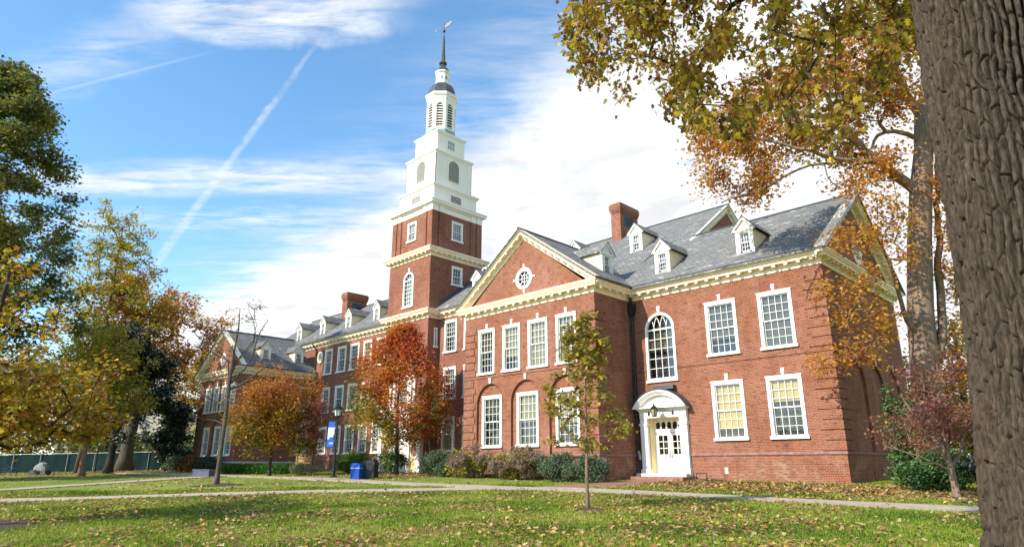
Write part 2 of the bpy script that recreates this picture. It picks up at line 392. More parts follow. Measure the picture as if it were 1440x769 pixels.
def leaf_mat(name, pal, trans=0.35, clump=0.6, gloss=0.12, nscale=0.7, sep_=False):
    """pal: list of colours; each leaf picks one, neighbours lean the same way"""
    m, t = mat(name); g = t.n('ShaderNodeNewGeometry'); ob = t.n('ShaderNodeTexCoord').outputs['Object']
    r = g.outputs['Random Per Island']; nz = t.noise(ob, nscale, 3, 0.5)
    nz = t.sstep(nz, 0.28, 0.72)
    f = t.m('ADD', t.m('MULTIPLY', r, 1 - clump), t.m('MULTIPLY', nz, clump))
    c = t.ramp(f, [(0.08 + 0.84 * k / (len(pal) - 1), p) for k, p in enumerate(pal)])
    hs = t.n('ShaderNodeHueSaturation', i={'Color': c, 'Value': t.m('ADD', 0.75, t.m('MULTIPLY', t.m('FRACT', t.m('MULTIPLY', r, 7.31)), 0.55))})
    d = t.n('ShaderNodeBsdfDiffuse', i={'Color': hs.outputs[0]}); tl = t.n('ShaderNodeBsdfTranslucent', i={'Color': hs.outputs[0]})
    mx = t.n('ShaderNodeMixShader', i={0: trans, 1: d.outputs[0], 2: tl.outputs[0]})
    gl = t.n('ShaderNodeBsdfGlossy', i={'Roughness': 0.5, 'Color': (.8, .85, .8, 1)})
    fr = t.n('ShaderNodeFresnel', i={'IOR': 1.35})
    m2 = t.n('ShaderNodeMixShader', i={0: t.m('MULTIPLY', fr.outputs[0], gloss * .55), 1: mx.outputs[0], 2: gl.outputs[0]})
    out(t, m2.outputs[0]); return m


def bark_mat(name, c1, c2, scale=(9, 9, 1.6), bump=0.8):
    m, t = mat(name); ob = t.n('ShaderNodeTexCoord').outputs['Object']
    mp = t.n('ShaderNodeMapping', i={'Vector': ob, 'Scale': scale}); f = t.noise(mp.outputs[0], 1.0, 6, 0.65)
    c = t.ramp(f, [(0.3, c1), (0.7, c2)])
    bm = t.n('ShaderNodeBump', i={'Strength': bump, 'Distance': 0.03, 'Height': f})
    p = t.n('ShaderNodeBsdfPrincipled', i={'Base Color': c, 'Roughness': 0.9, 'Specular IOR Level': 0.2, 'Normal': bm.outputs[0]})
    out(t, p.outputs[0]); return m


M['bark'] = bark_mat('grey brown bark', (0.045, 0.036, 0.030), (0.13, 0.105, 0.085))
M['bark_pale'] = bark_mat('pale bark', (0.105, 0.070, 0.047), (0.30, 0.205, 0.140))
M['bark_dark'] = bark_mat('dark bark', (0.022, 0.018, 0.016), (0.065, 0.052, 0.044))


# ------------------------------------------------------------------ ground
def gz(x, y): return -.011 * np.clip(x, -50, 60) + .03 * np.clip(y, -45, 5)


PATH_A = [(-27.6, -34.0), (-23.59, -27.55), (-21.5, -24.27), (-19.05, -20.85), (-16.47, -17.25), (-13.75, -13.45), (-12.0, -11.1), (-8.21, -10.06), (-4.66, -9.93), (-1.64, -9.84), (1.05, -10.04), (4.35, -10.22), (6.67, -10.5), (16, -11.4)]
PATH_B = [(-28.5, -34), (-32.5, -26.27), (-34.76, -22.67), (-36.51, -18.42), (-38.48, -14.18), (-40.0, -11.6)]
PATH_C = [(-62, -13.6), (-48, -12.6), (-41.13, -11.6), (-34, -10.9), (-28.77, -10.7), (-22.36, -10.7), (-17.17, -10.7), (-11.5, -10.7)]
WALK = [(-9.35, -1.2), (-9.2, -5.5), (-9.6, -9.6)]


def resample(pts, step=0.5):
    p = np.array(pts, float); q = [p[0]]
    for a, b in zip(p[:-1], p[1:]):
        n = max(1, int(np.linalg.norm(b - a) / step))
        for k in range(1, n + 1): q.append(a + (b - a) * k / n)
    q = np.array(q)
    for _ in range(4): q[1:-1] = 0.25 * q[:-2] + 0.5 * q[1:-1] + 0.25 * q[2:]
    return q


def dist_path(P, path):
    d = np.full(len(P), 1e9)
    q = np.array(path, float)
    for a, b in zip(q[:-1], q[1:]):
        ab = b - a; t = np.clip(((P - a) @ ab) / (ab @ ab), 0, 1)
        d = np.minimum(d, np.linalg.norm(P - (a + t[:, None] * ab), axis=1))
    return d


def lawn_mat():
    m, t = mat('lawn'); ob = t.n('ShaderNodeTexCoord').outputs['Object']
    big = t.noise(ob, 0.12, 5, 0.6); mid = t.noise(ob, 0.9, 6, 0.65); fine = t.noise(ob, 14.0, 6, 0.7)
    f = t.m('ADD', t.m('MULTIPLY', big, 0.45), t.m('ADD', t.m('MULTIPLY', mid, 0.35), t.m('MULTIPLY', fine, 0.30)))
    c = t.ramp(f, [(0.36, (0.070, 0.105, 0.016)), (0.50, (0.145, 0.20, 0.030)), (0.62, (0.225, 0.27, 0.042)), (0.74, (0.29, 0.25, 0.07))])
    c = t.mix(t.m('MULTIPLY', t.sstep(fine, 0.60, 0.72), 0.5), c, (0.26, 0.17, 0.07, 1))
    bm = t.n('ShaderNodeBump', i={'Strength': 0.9, 'Distance': 0.06, 'Height': fine})
    p = t.n('ShaderNodeBsdfPrincipled', i={'Base Color': c, 'Roughness': 0.95, 'Specular IOR Level': 0.15, 'Normal': bm.outputs[0]})
    out(t, p.outputs[0]); return m


M['lawn'] = lawn_mat()
M['path'] = simple('concrete path', (0.38, 0.305, 0.23), 0.9, var=0.22, scale=2.5, bump=0.3, bscale=60)
M['walkbrick'] = simple('brick paving', (0.27, 0.13, 0.09), 0.9, var=0.3, scale=9, bump=0.4, bscale=30)
M['mulch'] = simple('mulch', (0.055, 0.035, 0.025), 0.95, var=0.5, scale=12, bump=0.8, bscale=30)


def ground():
    xs = np.concatenate([[-2500, -900, -400, -220], np.arange(-140, 60, 2.0), [80, 140, 300, 800, 2500]])
    ys = np.concatenate([[-2500, -900, -300, -140], np.arange(-80, 60, 2.0), [80, 140, 300, 900, 2500]])
    X, Y = np.meshgrid(xs, ys); Z = gz(X, Y) + 0.04 * np.sin(X * 0.31 + 1.3) * np.sin(Y * 0.27) * (np.abs(Y + 20) < 18)
    Z = np.where((Y > -8), gz(X, Y), Z)
    V = np.stack([X, Y, Z], -1).reshape(-1, 3); nx = len(xs); ny = len(ys)
    I = np.arange(nx * ny).reshape(ny, nx)
    F_ = np.stack([I[:-1, :-1], I[:-1, 1:], I[1:, 1:], I[1:, :-1]], -1).reshape(-1, 4)
    o = arrays_mesh('lawn', V, F_, M['lawn'], smooth=True); tag(o, 'wide autumn lawn around the brick hall', 'lawn', kind='structure')


def gzt(x, y):
    z = gz(x, y)
    return np.where(np.asarray(y) > -8, z, z + 0.04 * np.sin(x * 0.31 + 1.3) * np.sin(y * 0.27) * (np.abs(y + 20) < 18))


def ribbon(name, path, wd, lift, m, label, edge=0.03):
    q = resample(path); d = np.gradient(q, axis=0); d /= np.linalg.norm(d, axis=1)[:, None]; nn = np.stack([-d[:, 1], d[:, 0]], 1)
    V = []; cols = [-wd / 2, -wd / 2, -wd / 4, 0, wd / 4, wd / 2, wd / 2]
    wob = 0.05 * np.sin(np.arange(len(q)) * 0.9)
    for k, (p, n_) in enumerate(zip(q, nn)):
        for j, c in enumerate(cols):
            x, y = p + n_ * (c + (wob[k] if abs(c) == wd / 2 else 0)); z = float(gzt(x, y)) + lift + 0.03
            if j in (0, len(cols) - 1): z -= 0.10
            V.append((x, y, z))
    n = len(cols); F_ = [(k * n + j, k * n + j + 1, (k + 1) * n + j + 1, (k + 1) * n + j) for k in range(len(q) - 1) for j in range(n - 1)]
    F_ = [f[::-1] for f in F_]
    o = arrays_mesh(name, V, F_, m); tag(o, label, 'path', kind='structure'); return o


ground()
ribbon('path', PATH_A, 1.7, 0.010, M['path'], 'long pale concrete path curving across the lawn past the young oak')
ribbon('path', PATH_C, 1.6, 0.004, M['path'], 'pale concrete path running in front of the hall to the bins')
ribbon('path', PATH_B, 1.6, 0.016, M['path'], 'pale concrete path branching off on the left lawn')
ribbon('brick_walk', WALK, 2.2, -0.004, M['walkbrick'], 'short brick walk leading to the white double door')

# ------------------------------------------------------------------ the hall
hall = empty('academic_hall', (0, 0, 0), 'long red brick hall with white steeple, slate roofs and white sash windows', 'building')


def window(F, a0, a1, b0, b1, blind=None, bm='blind_p', cols=4, rows=(3, 3), key=True, parent=None, cas=0.17, sub=False, c=0.0, low=None, sill=True, bm_=.3):
    """sash window with casing, two sashes, muntins, glass and a blind"""
    par = parent or hall
    if blind and blind < 1: blind = min(1.0, blind * (.72 + .55 * ((abs(a0) * 7.31 + b0 * 3.17) % 1)))
    f = MB(); mid = b0 + (b1 - b0) * 0.5
    cs = cas
    f.fbox(F, a0, a0 + cs, b0 + .12, b1, c - .06, c + .055); f.fbox(F, a1 - cs, a1, b0 + .12, b1, c - .06, c + .055)
    f.fbox(F, a0 + cs, a1 - cs, b1 - cs, b1, c - .06, c + .055)
    f.fbox(F, a0 - .03, a1 + .03, b1 - .02, b1 + .045, c + .002, c + .085)
    i0, i1, j0, j1 = a0 + cs, a1 - cs, b0 + .12, b1 - cs
    for (k0, k1, cc, nr) in ((mid - .03, j1, c - .055, rows[0]), (j0, mid + .03, c - .10, rows[1])):
        s_ = .048
        f.fbox(F, i0, i0 + s_, k0, k1, cc - .04, cc); f.fbox(F, i1 - s_, i1, k0, k1, cc - .04, cc)
        f.fbox(F, i0 + s_, i1 - s_, k0, k0 + s_ + .01, cc - .04, cc); f.fbox(F, i0 + s_, i1 - s_, k1 - s_, k1, cc - .04, cc)
        for q in range(1, cols):
            a = i0 + s_ + (i1 - i0 - 2 * s_) * q / cols; f.fbox(F, a - .0115, a + .0115, k0 + s_ + .01, k1 - s_, cc - .03, cc - .004)
        for q in range(1, nr):
            b = k0 + s_ + (k1 - k0 - 2 * s_) * q / nr; f.fbox(F, i0 + s_, i1 - s_, b - .011, b + .011, cc - .032, cc - .006)
    g = MB(); g.add([F(i0, mid, c - .075), F(i1, mid, c - .075), F(i1, j1, c - .075), F(i0, j1, c - .075)], [(0, 1, 2, 3)])
    g.add([F(i0, j0, c - .12), F(i1, j0, c - .12), F(i1, mid, c - .12), F(i0, mid, c - .12)], [(0, 1, 2, 3)])
    bk = c - .45
    g.fbox(F, a0 - bm_, a1 + bm_, b0 - bm_, b1 + bm_, bk - .02, bk, 1)
    s2 = MB()
    if sill: s2.fbox(F, a0 - .07, a1 + .07, b0 - .02, b0 + .12, c - .06, c + .13)
    bl = MB()
    if blind: bl.add([F(i0, b1 - (b1 - b0) * blind, c - .17), F(i1, b1 - (b1 - b0) * blind, c - .17), F(i1, j1, c - .17), F(i0, j1, c - .17)], [(0, 1, 2, 3)])
    if sub:                                                    # a window that is itself a sub-part: one mesh
        mats = [M['white'], M['glass'], M['dark'], M[bm]]
        f.add(g.v, g.f[:2], 1); f.add(g.v[8:], [[i - 8 for i in q] for q in g.f[2:]], 2)
        if s2.v: f.add(s2.v, s2.f, 0)
        if bl.v: f.add(bl.v, bl.f, 3)
        return f.build('window', mats, par)
    o = f.build('window', M['white'], par); o['_base'] = (0, 0, 0)
    g.build('pane', [M['glass'], M['dark']], o); s2.build('sill', M['white'], o)
    if bl.v: bl.build('blind', M[bm], o)
    if key:
        k = MB(); am = (a0 + a1) / 2; k.prism(F, [(am - .065, b1 + .06), (am + .065, b1 + .06), (am + .10, b1 + .40), (am - .10, b1 + .40)], c + .002, c + .05); k.build('keystone', M['white'], o)
    return o


def whole(a0, a1, b0, b1): return rect(a0 + .06, a1 - .06, b0 + .05, b1 - .06)


def cornice_prof(z, d=0.55, s=1.0):
    """frieze, soffit, corona and gutter; z = top of the brick"""
    return [(0.0, z - .02), (.05 * s, z - .02), (.05 * s, z + .14), (.09 * s, z + .17), (.09 * s, z + .30), (.40 * s, z + .30), (.40 * s, z + .42), (.44 * s, z + .43), (.50 * s, z + .52), (d, z + .58), (d, z + .66), (0.0, z + .66)]


def modillions(mb, path, z, sp=.62, closed=False, m=0, inset=.12, s=1.0):
    P = [np.array(p, float) for p in path]; n = len(P)
    for k in range(n if closed else n - 1):
        a, b = P[k], P[(k + 1) % n]; L = np.linalg.norm(b - a); u = (b - a) / L; F = frame((a[0], a[1], 0), u)
        cnt = max(1, int(L / sp)); st = L / cnt
        for q in range(cnt):
            c = st * (q + .5); mb.fbox(F, c - .085 * s, c + .085 * s, z + .185, z + .298, .092 * s, .36 * s, m)


def cornice(path, z, name='cornice', parent=None, m='cream', sp=.62, d=.55):
    c = MB(); c.sweep(path, cornice_prof(z, d)); modillions(c, path, z, sp, m=0)
    for q in range(len(path) - 1):
        pass
    return c.build(name, [M[m]], parent or hall)


def rake(mb, F, a0, b0, a1, b1, prof, mt=0):
    V = [F(a, b + dz, c) for (a, b) in ((a0, b0), (a1, b1)) for c, dz in prof]; n = len(prof)
    mb.add(V, [(j, n + j, n + (j + 1) % n, (j + 1) % n) for j in range(n)] + [tuple(range(n - 1, -1, -1)), tuple(range(n, 2 * n))], mt)


def rake_blocks(mb, F, a0, b0, a1, b1, dz0, dz1, c0, c1, sp=.62, mt=0):
    L = abs(a1 - a0); cnt = int(L / sp * 1.2)
    for q in range(cnt):
        t = (q + .5) / cnt; a = a0 + (a1 - a0) * t; b = b0 + (b1 - b0) * t; s = (b1 - b0) / (a1 - a0); hw = .075
        P = [F(a + x, b + x * s + z, c) for c in (c0, c1) for x, z in ((-hw, dz0), (hw, dz0), (hw, dz1), (-hw, dz1))]
        mb.add(P, [(0, 3, 2, 1), (4, 5, 6, 7), (0, 1, 5, 4), (1, 2, 6, 5), (2, 3, 7, 6), (3, 0, 4, 7)], mt)


RK = [(0.0, -.62), (.05, -.62), (.05, -.50), (.09, -.47), (.09, -.34), (.40, -.34), (.40, -.22), (.50, -.10), (.55, -.03), (.55, .03), (0, .03)]


def quoins(F, F2, z0, z1, cname='quoin', w=1.05, dirn=-1, dirn2=1, m='brick', p=.055):
    """rusticated brick corner: blocks proud of the wall on both faces; F at a = corner going dirn, F2 likewise"""
    q = MB(); z = z0; k = 0
    while z + .40 < z1:
        L = w if k % 2 == 0 else w - .16
        a, b = sorted((F[1], F[1] + dirn * L)); q.fbox(F[0], a - (p if dirn > 0 else 0), b + (p if dirn < 0 else 0), z, z + .405, 0.001, p)
        a, b = sorted((F2[1], F2[1] + dirn2 * (w + .16 - (L - w + .16)))); q.fbox(F2[0], a, b, z, z + .405, 0.001, p)
        z += .475; k += 1
    return q.build(cname, M[m], hall)


# ---- right wing ------------------------------------------------------------
F0 = FY(0.0); ZB = 10.48
XL, XR = -11.42, 0.0
wins = [(-6.44, -4.64, 6.52, 9.48, .62, 'blind_g'), (-3.40, -1.62, 6.52, 9.48, 1.0, 'blind_g'), (-6.44, -4.64, 2.08, 5.12, .74, 'blind_y'), (-3.40, -1.62, 2.08, 5.12, .42, 'blind_y')]
holes = [whole(*q[:4]) for q in wins]
aw = (-10.41, -8.44, 5.46, 8.50)
holes.append(arch(aw[0] + .06, aw[1] - .06, aw[2] + .05, aw[3], 16))
door_hole = rect(-10.50, -8.44, 0.40, 3.42); holes.append(door_hole)
wl = MB()
wl.wall(F0, [(XL, -.6), (XR, -.6), (XR, ZB + .3), (XL, ZB + .3)], holes, 0, .24)
# side wall with arched blind recesses and gable
FR = FX(0.0)
GY, GZ = 6.0, 15.62
rec = [arch(c - 1.12, c + 1.12, 1.42, 4.86, 14) for c in (3.15, 6.2, 9.25)]
ocs = circ(6.0, 12.55, .62, 20, .62)
wl.wall(FR, [(0, -.6), (12, -.6), (12, ZB + .35), (GY, GZ - .25), (0, ZB + .35)], rec + [ocs], 0, .14)
for h in rec: wl.wall(FR, h, [], -.14)
wl.add([FXm(XL)(-12, -.6, 0), FXm(XL)(0, -.6, 0), FXm(XL)(0, 11, 0), FXm(XL)(-12, 11, 0)], [(0, 1, 2, 3)])
wl.add([(XL, 12, -.6), (0, 12, -.6), (0, 12, ZB + .3), (XL, 12, ZB + .3)], [(3, 2, 1, 0)])
wl.build('brick_wall', M['brick'], hall, label='red brick end wing with the white double door')
for q in wins: window(F0, *q[:4], blind=q[4], bm=q[5])


def arched_window(F, a0, a1, b0, sp, cols=4, rows=5, c=0.0, parent=None, sub=False, blind=None, tracery=True, cas=.15):
    par = parent or hall; f = MB(); n = 18; r = (a1 - a0) / 2; am = (a0 + a1) / 2; ri = r - cas
    f.ring(F, arch(a0, a1, b0 + .1, sp, n), arch(a0 + cas, a1 - cas, b0 + .2, sp, n), c - .08, c + .055)
    f.fbox(F, a0 - .06, a1 + .06, b0 - .04, b0 + .1, c - .06, c + .12)
    i0, i1 = a0 + cas, a1 - cas
    f.fbox(F, i0, i1, sp - .05, sp + .05, c - .09, c - .02)
    for q in range(1, cols): a = i0 + (i1 - i0) * q / cols; f.fbox(F, a - .016, a + .016, b0 + .2, sp - .05, c - .09, c - .05)
    for q in range(1, rows): b = b0 + .2 + (sp - b0 - .2) * q / rows; f.fbox(F, i0, i1, b - .015, b + .015, c - .092, c - .052)
    if tracery:
        for q in range(1, cols):
            a = i0 + (i1 - i0) * q / cols
            for sgn in (-1, 1):
                pts = []
                for t in np.linspace(0, 1, 14):
                    th = t * math.pi / 2; cx = a + sgn * 2 * ri * .75; R_ = abs(cx - a); x = cx - sgn * R_ * math.cos(th); z = sp + .05 + R_ * math.sin(th)
                    if (x - am) ** 2 + (z - sp) ** 2 < ri * ri: pts.append((x, z))
                if len(pts) > 2: f.strip(F, pts, .034, c - .09 + .003 * q, c - .05 + .002 * q)
    else:
        for q in range(1, 4):
            th = math.pi * q / 4; f.strip(F, [(am, sp), (am + .5 * ri * math.cos(th), sp + .5 * ri * math.sin(th)), (am + ri * math.cos(th), sp + ri * math.sin(th))], .03, c - .09, c - .05)
    g = MB(); poly = arch(i0, i1, b0 + .2, sp, n); g.add([F(x, z, c - .10) for x, z in poly], [tuple(range(len(poly)))], 1)
    g.fbox(F, a0 - .2, a1 + .2, b0 - .2, sp + r + .2, c - .47, c - .45, 2)
    if blind: g.add([F(i0, sp - (sp - b0) * blind[0], c - .2), F(i1, sp - (sp - b0) * blind[0], c - .2), F(i1, sp - (sp - b0) * blind[1], c - .2), F(i0, sp - (sp - b0) * blind[1], c - .2)], [(0, 1, 2, 3)], 3)
    bmat = M['blind_b'] if blind and len(blind) > 2 else M['blind_g']
    k = MB(); k.prism(F, [(am - .07, sp + r + .02), (am + .07, sp + r + .02), (am + .11, sp + r + .38), (am - .11, sp + r + .38)], c + .002, c + .05)
    if sub:
        f.add(g.v, g.f, 0); f.m[-len(g.f):] = g.m; f.add(k.v, k.f, 0)
        return f.build('window', [M['white'], M['glass'], M['dark'], bmat], par)
    o = f.build('window', M['white'], par, label='tall arched window with intersecting tracery'); o['_base'] = (0, 0, 0)
    for ff in range(len(g.m)): g.m[ff] -= 1
    g.build('pane', [M['glass'], M['dark'], bmat], o); k.build('keystone', M['white'], o)
    return o


arched_window(F0, *aw, blind=(.42, .0))


def oculus(F, a, b, r, c=0.0, spokes=8, ry=None, parent=None, sub=False, keys=True, rin=.68):
    par = parent or hall; f = MB(); k_ = (ry or r) / r; ri = r * rin
    f.ring(F, circ(a, b, r, 28, r * k_), circ(a, b, ri, 28, ri * k_), c - .06, c + .06)
    for q in range(spokes):
        th = 2 * math.pi * q / spokes + (0 if keys else .4); f.strip(F, [(a + x * ri * math.cos(th), b + x * ri * k_ * math.sin(th)) for x in ((0, .5, 1) if q % 2 == 0 else (.52, .75, 1))], .035, c - .06 + .001 * q, c - .02 + .001 * q)
    f.ring(F, circ(a, b, ri * .55, 24, ri * k_ * .55), circ(a, b, ri * .47, 24, ri * k_ * .47), c - .055, c - .03)
    if keys:
        for (x, z, w_, h_) in ((0, r * k_ + .10, .06, .14), (0, -r * k_ - .10, .06, .14), (r + .10, 0, .14, .06), (-r - .10, 0, .14, .06)): f.fbox(F, a + x - w_, a + x + w_, b + z - h_, b + z + h_, c + .002, c + .05)
    g = MB(); p = circ(a, b, ri, 24, ri * k_); g.add([F(x, z, c - .07) for x, z in p], [tuple(range(24))]); p2 = circ(a, b, r * 1.2, 24, r * k_ * 1.2); g.add([F(x, z, c - .4) for x, z in p2], [tuple(range(24))], 1)
    if sub:
        f.add(g.v, g.f, 1); f.m[-1] = 2; return f.build('window', [M['white'], M['glass'], M['dark']], par)
    o = f.build('round_window', M['white'], par); o['_base'] = (0, 0, 0); g.build('pane', [M['glass'], M['dark']], o); return o


oculus(FR, 6.0, 12.55, .80)
# ledges
lg = MB()
SCP = [(0.0, 6.13), (.05, 6.13), (.05, 6.29), (0, 6.29)]
lg.sweep([(aw[1], 0), (0, 0), (0, 12)], SCP); lg.sweep([(XL, 0), (aw[0], 0)], SCP)
lg.build('string_course', M['brick'], hall)
wt = MB()
DX0, DX1 = -11.0, -8.22
wt.sweep([(DX1, 0), (0, 0), (0, 12)], [(0.0, 1.32), (.055, 1.32), (.055, 1.40), (.0, 1.45)])
wt.build('water_table', M['soldier'], hall)
quoins((F0, 0.0), (FR, 0.0), 1.5, 6.0); quoins((F0, 0.0), (FR, 0.0), 6.4, 10.2)
for c in (3.15, 6.2, 9.25): kk = MB(); kk.prism(FR, [(c - .09, 5.98), (c + .09, 5.98), (c + .13, 6.34), (c - .13, 6.34)], .052, .08); kk.build('keystone', M['stone'], hall)
vg = MB(); vg.fbox(FR, 3.5, 4.35, .12, .62, 0.0, .03); vg.build('vent_hatch', M['brick'], hall)
pq = MB(); pq.fbox(F0, -6.08, -5.9, .42, .72, 0, .03); pq.build('wall_plate', M['stone'], hall)

# cornice right wing + pavilion + sides
PF = -3.575; PL, PR = -22.52, -11.42
cor_path = [(PL, .5), (PL, PF), (PR, PF), (PR, 0.0), (0, 0), (0, 12.0), (-9.8, 12.0)]
cornice(cor_path, ZB)
# right gable rake
rk = MB()
ez, rz = 11.24, 15.88
for (a0, a1) in ((-.62, GY), (12.62, GY)):
    rake(rk, FR, a0, ez, a1, rz, RK); rake_blocks(rk, FR, a0 + (.3 if a0 < 6 else -.3), ez + .2, a1, rz, -.46, -.345, .10, .36)
rk.build('gable_cornice', M['cream'], hall)

# roofs ---------------------------------------------------------------
SL = .72; E0 = 11.14


def zf(y): return E0 + SL * (y + .66)


rf = MB()
rf.slab([(-12.5, -.66, zf(-.66)), (.62, -.66, zf(-.66)), (.62, GY, zf(GY)), (-12.5, GY, zf(GY))], .10)
rf.slab([(.62, 12.66, zf(-.66)), (-9.9, 12.66, zf(-.66)), (-9.9, GY, zf(GY)), (.62, GY, zf(GY))], .10)
rf.tube([(-10, GY, zf(GY) + .0), (.62, GY, zf(GY) + .0)], .09, 6, 1)
# high block behind
HY = 11.42; HZ = zf(HY)
rf.slab([(-24.3, .8, zf(.8)), (-12.5, .8, zf(.8)), (-12.5, HY, HZ), (-24.3, HY, HZ)], .10)
rf.slab([(-12.5, 3.0, zf(3.0)), (-9.72, 3.0, zf(3.0) + .004), (-9.72, HY, HZ), (-12.5, HY, HZ)], .10)
rf.slab([(-12.5, -.2, zf(-.2) + .003), (-11.9, -.2, zf(-.2) + .003), (-11.9, 3.0, zf(3.0) + .003), (-12.5, 3.0, zf(3.0) + .003)], .05)
rf.slab([(-9.72, 2 * HY + .66, E0), (-24.3, 2 * HY + .66, E0), (-24.3, HY, HZ), (-9.72, HY, HZ)], .10)
rf.tube([(-24.3, HY, HZ), (-9.72, HY, HZ)], .09, 6, 1)
# metal edges of the gables
for (x, ya, za, yb, zb_) in ((.62, -.66, zf(-.66), GY, zf(GY)), (-9.72, 5.9, zf(5.9), HY, HZ)):
    rf.slab([(x - .17, ya, za + .012), (x + .02, ya, za + .012), (x + .02, yb, zb_ + .012), (x - .17, yb, zb_ + .012)], .05, 2)
rf.build('slate_roof', [M['slate'], M['lead'], M['flash']], hall)
hg = MB(); FH = FX(-10.0)
hg.wall(FH, [(11.9, -.4), (2 * HY, -.4), (2 * HY, 10.9), (HY, HZ - .2), (3.6, zf(3.6) - .12), (11.9, 11)]); hg.wall(FXm(-24.2), [(-2 * HY, 10), (-1.2, 10), (-1.2, zf(1.2) - .15), (-HY, HZ - .2), (-2 * HY, 11.2)])
hg.add([(-10, 2 * HY, -.4), (-24.2, 2 * HY, -.4), (-24.2, 2 * HY, 11), (-10, 2 * HY, 11)], [(0, 1, 2, 3)])
hg.build('brick_wall', M['brick_far'], hall, label='dark brick gable rising behind the end wing roof')
r2 = MB()
for (a0, z0) in ((5.4, zf(5.4)), (2 * HY - 3.0, zf(3.0))):
    rake(r2, FH, a0, z0 - .02, HY, HZ - .02, [(c * .5, z) for c, z in RK]); rake_blocks(r2, FH, a0, z0, HY, HZ, -.46, -.345, .05, .18, sp=.8)
r2.build('gable_cornice', M['cream'], hall)
gt = MB()
gt.sweep([(PR, PF + .5), (PR, 0), (.0, 0)], [(.50, ZB + .661), (.62, ZB + .661), (.64, ZB + .74), (.50, ZB + .74)])
gt.build('gutter', M['lead'], hall)

# ---- pavilion -----------------------------------------------------------
FP = FY(PF); wl = MB()
up = [(-21.20, -19.66), (-18.90, -17.34), (-16.65, -15.03), (-14.34, -12.79)]
lo = [(-20.95, -19.13, -20.05), (-17.79, -15.99, -16.9), (-14.62, -12.83, -13.73)]
upw = [(a, b, 6.53, 9.50) for a, b in up]; low_ = [(a, b, 1.90, 5.12) for a, b, _ in lo]
archs = [arch(c - 1.28, c + 1.28, .85, 4.62, 16) for _, _, c in lo]
RD = .17
wl.wall(FP, [(PL, -.6), (PR, -.6), (PR, ZB + .3), (PL, ZB + .3)], [whole(*q) for q in upw] + archs, 0, .22)
for h, q in zip(archs, low_): wl.wall(FP, h, [whole(*q)], -RD, .22)
# gable (tympanum)
PX = (PL + PR) / 2; PZ = 15.66
wl.wall(FP, [(PL + .3, ZB + .5), (PR - .3, ZB + .5), (PX, PZ - .55)], [circ(PX, 12.38, .62, 22)], .012, .2)
wl.wall(FX(PR), [(PF, -.6), (0, -.6), (0, ZB + .3), (PF, ZB + .3)]); wl.wall(FXm(PL), [(-.6, -.6), (-PF, -.6), (-PF, ZB + .3), (-.6, ZB + .3)])
wl.build('brick_wall', M['brick'], hall, label='projecting brick pavilion under the pediment')
bp = ['blind_g', 'blind_p', 'blind_p', 'blind_p']; bf = [.5, .58, 1.0, .92]
for q, m_, fr in zip(upw, bp, bf): window(FP, *q, blind=fr, bm=m_)
for q, m_, fr in zip(low_, ['blind_g', 'blind_p', 'blind_p'], [.5, .72, .5]): window(FP, *q, blind=fr, bm=m_, key=False, c=-RD)
oculus(FP, PX, 12.38, .72, c=.012)
for _, _, c in lo: kk = MB(); kk.prism(FP, [(c - .08, 5.92), (c + .08, 5.92), (c + .11, 6.28), (c - .11, 6.28)], .002, .075); kk.build('keystone', M['stone'], hall)
lg = MB(); lg.sweep([(PL, .5), (PL, PF), (PR, PF), (PR, 0)], [(0.0, 6.30), (.05, 6.30), (.05, 6.44), (0, 6.44)]); lg.build('string_course', M['brick'], hall)
wt = MB(); wt.sweep([(PL, .5), (PL, PF), (PR, PF), (PR, 0)], [(0.0, 1.32), (.055, 1.32), (.055, 1.40), (.0, 1.45)]); wt.build('water_table', M['soldier'], hall)
quoins((FP, PR), (FX(PR), PF), 1.5, 6.2); quoins((FP, PR), (FX(PR), PF), 6.5, 10.2)
quoins((FP, PL), (FXm(PL), -PF), 1.5, 6.2, dirn=1, dirn2=-1); quoins((FP, PL), (FXm(PL), -PF), 6.5, 10.2, dirn=1, dirn2=-1)
cs_ = MB(); cs_.fbox(FP, PR - .62, PR + .045, .74, 1.14, .001, .06); cs_.fbox(FX(PR), PF, PF + .5, .74, 1.14, .001, .06); cs_.build('cornerstone', M['stone'], hall)
# pediment raking cornice
SP = .748; EP = 11.22
rk = MB()
for a0 in (PR + .57, PL - .57):
    rake(rk, FP, a0, EP - .02, PX, PZ - .02, RK); s_ = -1 if a0 > PX else 1
    rake_blocks(rk, FP, a0 + s_ * .8, EP + .8 * SP, PX, PZ, -.46, -.345, .10, .36)
rk.build('pediment_cornice', M['cream'], hall)
rf = MB(); ye = PF - .60
for a0 in (PR + .62, PL - .62):
    q = [(a0, ye, EP - .04), (a0, 7.0, EP - .04), (PX, 7.0, PZ), (PX, ye, PZ)]
    if a0 < PX: q = q[::-1]
    rf.slab(q, .10)
rf.tube([(PX, ye, PZ + .02), (PX, 6.2, PZ + .02)], .09, 6, 1)
rf.build('slate_roof', [M['slate'], M['lead']], hall)
gt = MB(); gt.fbox(FX(PR), PF - .6, -.55, EP - .10, EP - .02, .56, .68); gt.build('gutter', M['lead'], hall)

